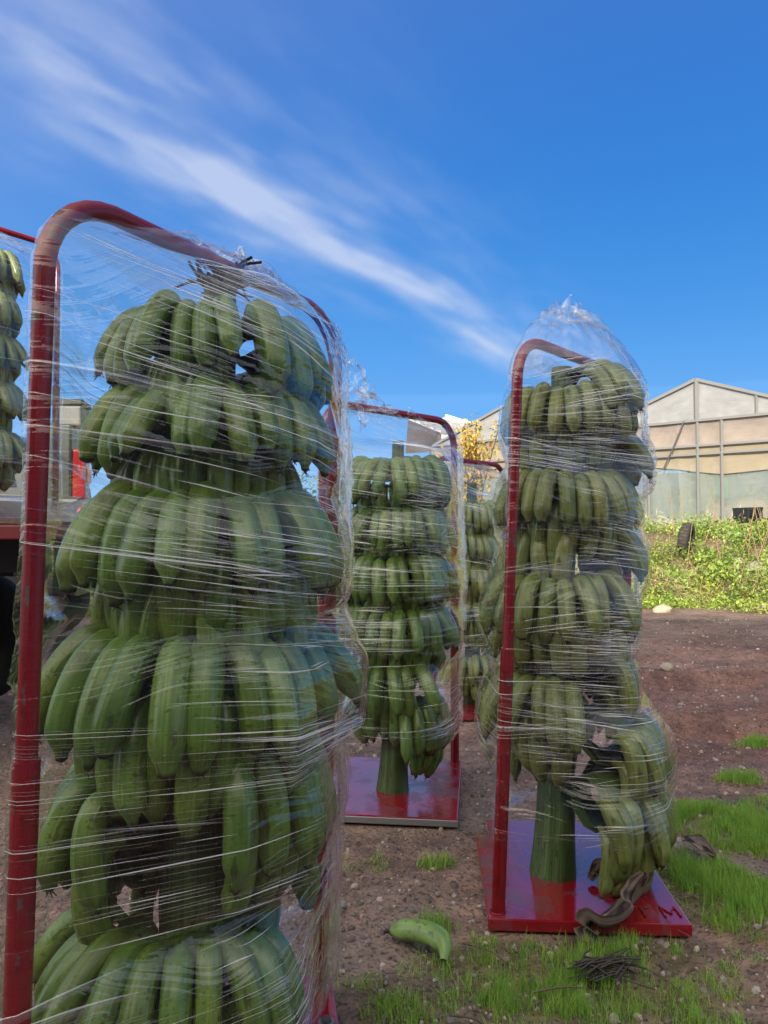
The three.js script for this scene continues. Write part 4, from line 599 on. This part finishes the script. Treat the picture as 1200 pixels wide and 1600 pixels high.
  for (let k = 0; k < 26; k++) { const u = -5 + 13 * R(), w = 0.9 + 2.2 * R(), p = thing('greenhouse_plant', 'leafy green plant growing behind the plastic wall', 'plant', 'crops inside the greenhouse'), s = 0.8 + 0.5 * R(), q = Q(u, 1.08, w); p.position.copy(q); part('stem', new THREE.CylinderGeometry(0.015, 0.025, 1.0 * s, 6).translate(0, 0.5 * s, 0), std([0.1, 0.13, 0.05], 0.8), p); const g = clump(500 + k, 120, 0.62 * s, 1.5 * s, 0.12, 0.2), c = g.attributes.color; for (let m = 0; m < c.count; m++) c.setXYZ(m, c.getX(m) * 0.22, c.getY(m) * 0.32, c.getZ(m) * 0.07); part('crown', g, leafMat, p); shadows(p); }
  { // jacket hung on a post
    const b = thing('hanging_jacket', 'blue and green jacket hung on a greenhouse post', 'jacket'), c = at(1131, 740, 17.7); b.position.copy(c).addScaledVector(Wd, 0.32);
    const cloth = (x0, x1, col, sd) => grid(8, 16, (u, v) => { const y = 0.42 - v * 0.95, w = 0.1 + 0.9 * Math.pow(v, 0.6) * (1 - 0.25 * v), x = lerp(x0, x1, u) * w, f = 0.05 * Math.sin(u * 9 + sd + v * 2) * v; return [x * U.x + f * Wd.x * -1, y + 0.05 * Math.sin(u * 5 + sd) * v, x * U.z - f * Wd.z]; });
    part('sleeve', cloth(-0.36, -0.02, 0, 1), std([0.10, 0.26, 0.23], 0.85, { side: THREE.DoubleSide }), b); part('body', cloth(-0.03, 0.36, 0, 3), std([0.035, 0.09, 0.17], 0.85, { side: THREE.DoubleSide }), b); shadows(b);
  }
  // pink tank and a tan tarp behind the wall
  const tk = at(1130, 805, 17.6).addScaledVector(Wd, 1.2); tk.y = 1.06;
  const tank = thing('field_tank', 'pinkish round topped tank standing inside the greenhouse wall', 'tank'); tank.position.copy(tk); tank.rotation.y = -0.74;
  part('body', new THREE.CapsuleGeometry(0.33, 0.75, 8, 20).rotateZ(Math.PI / 2).translate(0, 0.36, 0), std([0.42, 0.24, 0.22], 0.6), tank); part('cap', new THREE.CylinderGeometry(0.09, 0.09, 0.08, 16).translate(0.1, 0.7, 0), std([0.1, 0.1, 0.1], 0.6), tank); for (const s of [-1, 1]) part('foot', new THREE.BoxGeometry(0.1, 0.1, 0.5).translate(s * 0.35, 0.0, 0), frame, tank); shadows(tank);
  const tp = at(1085, 812, 18.6).addScaledVector(Wd, 0.6); tp.y = 1.0;
  const tarp = mono('folded_tarp', grid(14, 14, (u, v) => { const x = (u - 0.5) * 0.95, z = (v - 0.5) * 0.7, h = 0.42 * Math.max(0, 1 - Math.abs(x - 0.15) * 1.9 - Math.abs(z) * 0.6) + 0.05 * fbm(u * 5, v * 5, 3, 3); return [tp.x + x, tp.y + h, tp.z + z]; }), std([0.55, 0.42, 0.32], 0.9, { side: THREE.DoubleSide }), 'tan tarp heaped in a peak inside the greenhouse', 'tarp'); shadows(tarp);
}
{ // the sunlit roof further back
  const t = thing('far_greenhouse', 'white roofed greenhouse standing beyond the yellow shrub', 'greenhouse'), fr = std([0.22, 0.23, 0.24], 0.5), wh = new THREE.MeshPhysicalMaterial({ map: sheetNoise([0.66, 0.66, 0.64], [0.80, 0.80, 0.78], 5, 23), roughness: 0.75, side: THREE.DoubleSide });
  const R0 = at(638, 655, 36), R1 = at(698, 652, 36), E0 = at(690, 705, 31.5), E1 = at(790, 681, 32.5), B0 = R0.clone().add(V(0, -1.1, -5)), B1 = R1.clone().add(V(-0.5, -1.1, -5)); E0.y = E1.y;
  const strip = (a, b, c, d) => grid(1, 1, (u, v) => a.clone().lerp(b, u).lerp(c.clone().lerp(d, u), v).toArray());
  for (let k = 0; k < 5; k++) { const f = k / 5, g = (k + 1) / 5; part('roof_panel', strip(R0.clone().lerp(E0, f), R1.clone().lerp(E1, f), R0.clone().lerp(E0, g), R1.clone().lerp(E1, g)), wh, t); const a = R0.clone().lerp(E0, g), b = R1.clone().lerp(E1, g); a.y += 0.04; b.y += 0.04; part('purlin', beam(a, b, 0.13), fr, t); }
  for (const f of [0.3, 0.65]) { const a = R0.clone().lerp(R1, f), b = E0.clone().lerp(E1, f); a.y += 0.05; b.y += 0.05; part('rafter', beam(a, b, 0.09), fr, t); }
  part('rear_panel', strip(R0, R1, B0, B1), wh, t); { const a = R1.clone(), b = E1.clone(); a.y += 0.06; b.y += 0.06; part('verge', beam(a, b, 0.16), std([0.85, 0.85, 0.84], 0.6), t); }
  part('front_wall', strip(E0, E1, E0.clone().setY(0.9), E1.clone().setY(0.9)), wh, t); part('end_wall', new THREE.BufferGeometry().setFromPoints([R1, E1, E1.clone().setY(0.9), R1, E1.clone().setY(0.9), B1.clone().setY(0.9), R1, B1.clone().setY(0.9), B1]), wh, t).geometry.computeVertexNormals(); shadows(t);
}

// ---------------------------------------------------------------- trailer and pickup at the left
{
  const t = thing('flat_trailer', 'flat trailer with a red rimmed deck carrying a banana rack', 'trailer'); t.position.set(-2.75, 0, -3.85);
  const red = std([0.16, 0.02, 0.022], 0.5), dk = std([0.03, 0.032, 0.036], 0.6), rub = std([0.02, 0.02, 0.02], 0.85), wood = std([0.11, 0.085, 0.06], 0.85);
  for (let k = 0; k < 9; k++) part('deck_board', new THREE.BoxGeometry(2.7, 0.03, 0.138).translate(0, 1.012, -0.6 + k * 0.15), wood, t);
  for (const s of [-1, 1]) part('side_rail', new RoundedBoxGeometry(2.82, 0.06, 0.05, 2, 0.008).translate(0, 0.995, s * 0.72), red, t); for (const s of [-1, 1]) part('end_rail', new RoundedBoxGeometry(0.05, 0.06, 1.38, 2, 0.008).translate(s * 1.385, 0.995, 0), red, t);
  for (const s of [-1, 1]) part('chassis_beam', new THREE.BoxGeometry(2.6, 0.14, 0.08).translate(0, 0.89, s * 0.45), dk, t);
  part('axle', new THREE.CylinderGeometry(0.04, 0.04, 1.3, 12).rotateX(Math.PI / 2).translate(0.35, 0.4, 0), dk, t); for (const s of [-1, 1]) part('spring', new THREE.BoxGeometry(0.7, 0.06, 0.07).translate(0.35, 0.78, s * 0.45), dk, t); for (const s of [-1, 1]) part('hanger', new THREE.BoxGeometry(0.08, 0.42, 0.08).translate(0.35, 0.6, s * 0.45), dk, t);
  for (const s of [-1, 1]) { const w = part('wheel', new THREE.TorusGeometry(0.29, 0.105, 12, 32).translate(0.35, 0.395, s * 0.62), rub, t); part('rim', new THREE.CylinderGeometry(0.2, 0.2, 0.12, 24).rotateX(Math.PI / 2).translate(0.35, 0.395, s * 0.62), std([0.3, 0.04, 0.04], 0.5), w); }
  part('tail_frame', new THREE.BoxGeometry(0.045, 0.3, 0.045).translate(1.38, 1.17, -0.7), red, t); shadows(t);
  const heap = mono('crumpled_film', grid(60, 24, (u, v) => { const x = -3.6 + 2.55 * u, c = 0.12 * Math.sin(u * 5) + 0.05 * Math.sin(u * 13), n = (k) => fbm(u * 12 + k, v * 5, k * 3.1, 4) - 0.5; return [x + n(1) * 0.08, 1.045 + 0.10 * Math.sin(Math.PI * v) * (0.55 + 0.6 * Math.sin(u * 3.1)) + 0.10 * Math.abs(n(2)) * Math.sin(Math.PI * v), -3.72 + (v - 0.5) * 0.35 + c * 0.5 + n(4) * 0.1]; }), new THREE.MeshPhysicalMaterial({ color: new THREE.Color(0.86, 0.87, 0.9), transmission: 0.88, thickness: 0, roughness: 0.15, ior: 1.8, side: THREE.DoubleSide }), 'whitish crumpled film lying along the trailer deck', 'plastic film'); shadows(heap);
}
{
  const t = thing('pickup_truck', 'dark green pickup truck with red tail lamp parked beyond the trailer', 'pickup'); t.position.set(-3.25, 0, -6.6); t.rotation.y = 0.12;
  const body = std([0.015, 0.022, 0.021], 0.3, { clearcoat: 0.8, clearcoatRoughness: 0.1 }), gl = std([0.012, 0.02, 0.028], 0.05, { clearcoat: 1 }), rub = std([0.02, 0.02, 0.02], 0.85), lampR = std([0.22, 0.004, 0.01], 0.15, { clearcoat: 1 }), grey = std([0.13, 0.135, 0.14], 0.6), chrome = std([0.6, 0.6, 0.62], 0.15, { metalness: 1 });
  const prof = new THREE.Shape(); prof.moveTo(-1.9, 0.55); prof.lineTo(0.75, 0.55); prof.lineTo(0.78, 1.22); prof.lineTo(-0.15, 1.24); prof.quadraticCurveTo(-0.3, 1.72, -0.75, 1.74); prof.quadraticCurveTo(-1.45, 1.74, -1.75, 1.22); prof.lineTo(-2.3, 1.14); prof.lineTo(-2.35, 0.6); prof.closePath();
  part('body', new THREE.ExtrudeGeometry(prof, { depth: 1.5, bevelEnabled: true, bevelSize: 0.05, bevelThickness: 0.05, bevelSegments: 3 }).translate(0, 0, -0.75), body, t);
  for (const s of [-1, 1]) { const w = new THREE.Shape(); w.moveTo(-1.5, 1.27); w.lineTo(-0.3, 1.27); w.quadraticCurveTo(-0.4, 1.62, -0.78, 1.64); w.quadraticCurveTo(-1.2, 1.62, -1.5, 1.27); part('side_window', new THREE.ExtrudeGeometry(w, { depth: 0.01, bevelEnabled: false }).translate(0, 0, s * 0.802 - 0.005), gl, t); }
  for (const x of [-1.55, 0.15]) for (const s of [-1, 1]) { const w = part('wheel', new THREE.TorusGeometry(0.27, 0.1, 12, 32).translate(x, 0.37, s * 0.76), rub, t); part('rim', new THREE.CylinderGeometry(0.19, 0.19, 0.1, 20).rotateX(Math.PI / 2).translate(x, 0.37, s * 0.76), chrome, w); }
  const lamp = part('tail_lamp', new RoundedBoxGeometry(0.10, 0.40, 0.15, 3, 0.02).translate(0.80, 1.44, 0.68), lampR, t); part('lamp_lens', new RoundedBoxGeometry(0.012, 0.12, 0.11, 2, 0.004).translate(0.855, 1.44, 0.66), std([0.75, 0.24, 0.12], 0.15), lamp);
  part('lamp_post', new RoundedBoxGeometry(0.24, 0.66, 0.30, 2, 0.02).translate(0.63, 1.50, 0.62), body, t);
  part('grey_box', new RoundedBoxGeometry(0.22, 0.16, 0.26, 2, 0.02).translate(0.70, 1.90, 0.60), grey, t); part('box_lid', new RoundedBoxGeometry(0.24, 0.05, 0.28, 2, 0.015).translate(0.70, 2.005, 0.60), std([0.025, 0.026, 0.03], 0.6), t);
  const top = new THREE.Shape(); top.moveTo(-1.3, 1.2); top.lineTo(0.5, 1.2); top.quadraticCurveTo(0.5, 1.62, 0.22, 1.74); top.quadraticCurveTo(-0.5, 1.86, -1.2, 1.78); top.closePath(); part('bed_canopy', new THREE.ExtrudeGeometry(top, { depth: 1.42, bevelEnabled: true, bevelSize: 0.04, bevelThickness: 0.04, bevelSegments: 3 }).translate(0, 0, -0.71), std([0.018, 0.024, 0.022], 0.35, { clearcoat: 0.6 }), t);
  const cw = new THREE.Shape(); cw.moveTo(-0.9, 1.34); cw.lineTo(0.34, 1.34); cw.quadraticCurveTo(0.32, 1.55, 0.12, 1.62); cw.lineTo(-0.9, 1.66); cw.closePath(); part('canopy_window', new THREE.ExtrudeGeometry(cw, { depth: 0.01, bevelEnabled: false }).translate(0, 0, 0.751), gl, t);
  part('bumper', new RoundedBoxGeometry(0.16, 0.14, 1.6, 3, 0.04).translate(0.86, 1.12, 0), std([0.5, 0.015, 0.025], 0.3), t); part('tailgate_trim', new RoundedBoxGeometry(0.03, 0.24, 1.3, 2, 0.01).translate(0.815, 0.9, 0), chrome, t); shadows(t);
}
scene.traverse((m) => { if (m.isMesh) { m.castShadow = true; m.receiveShadow = true; } });
renderer.render(scene, camera);
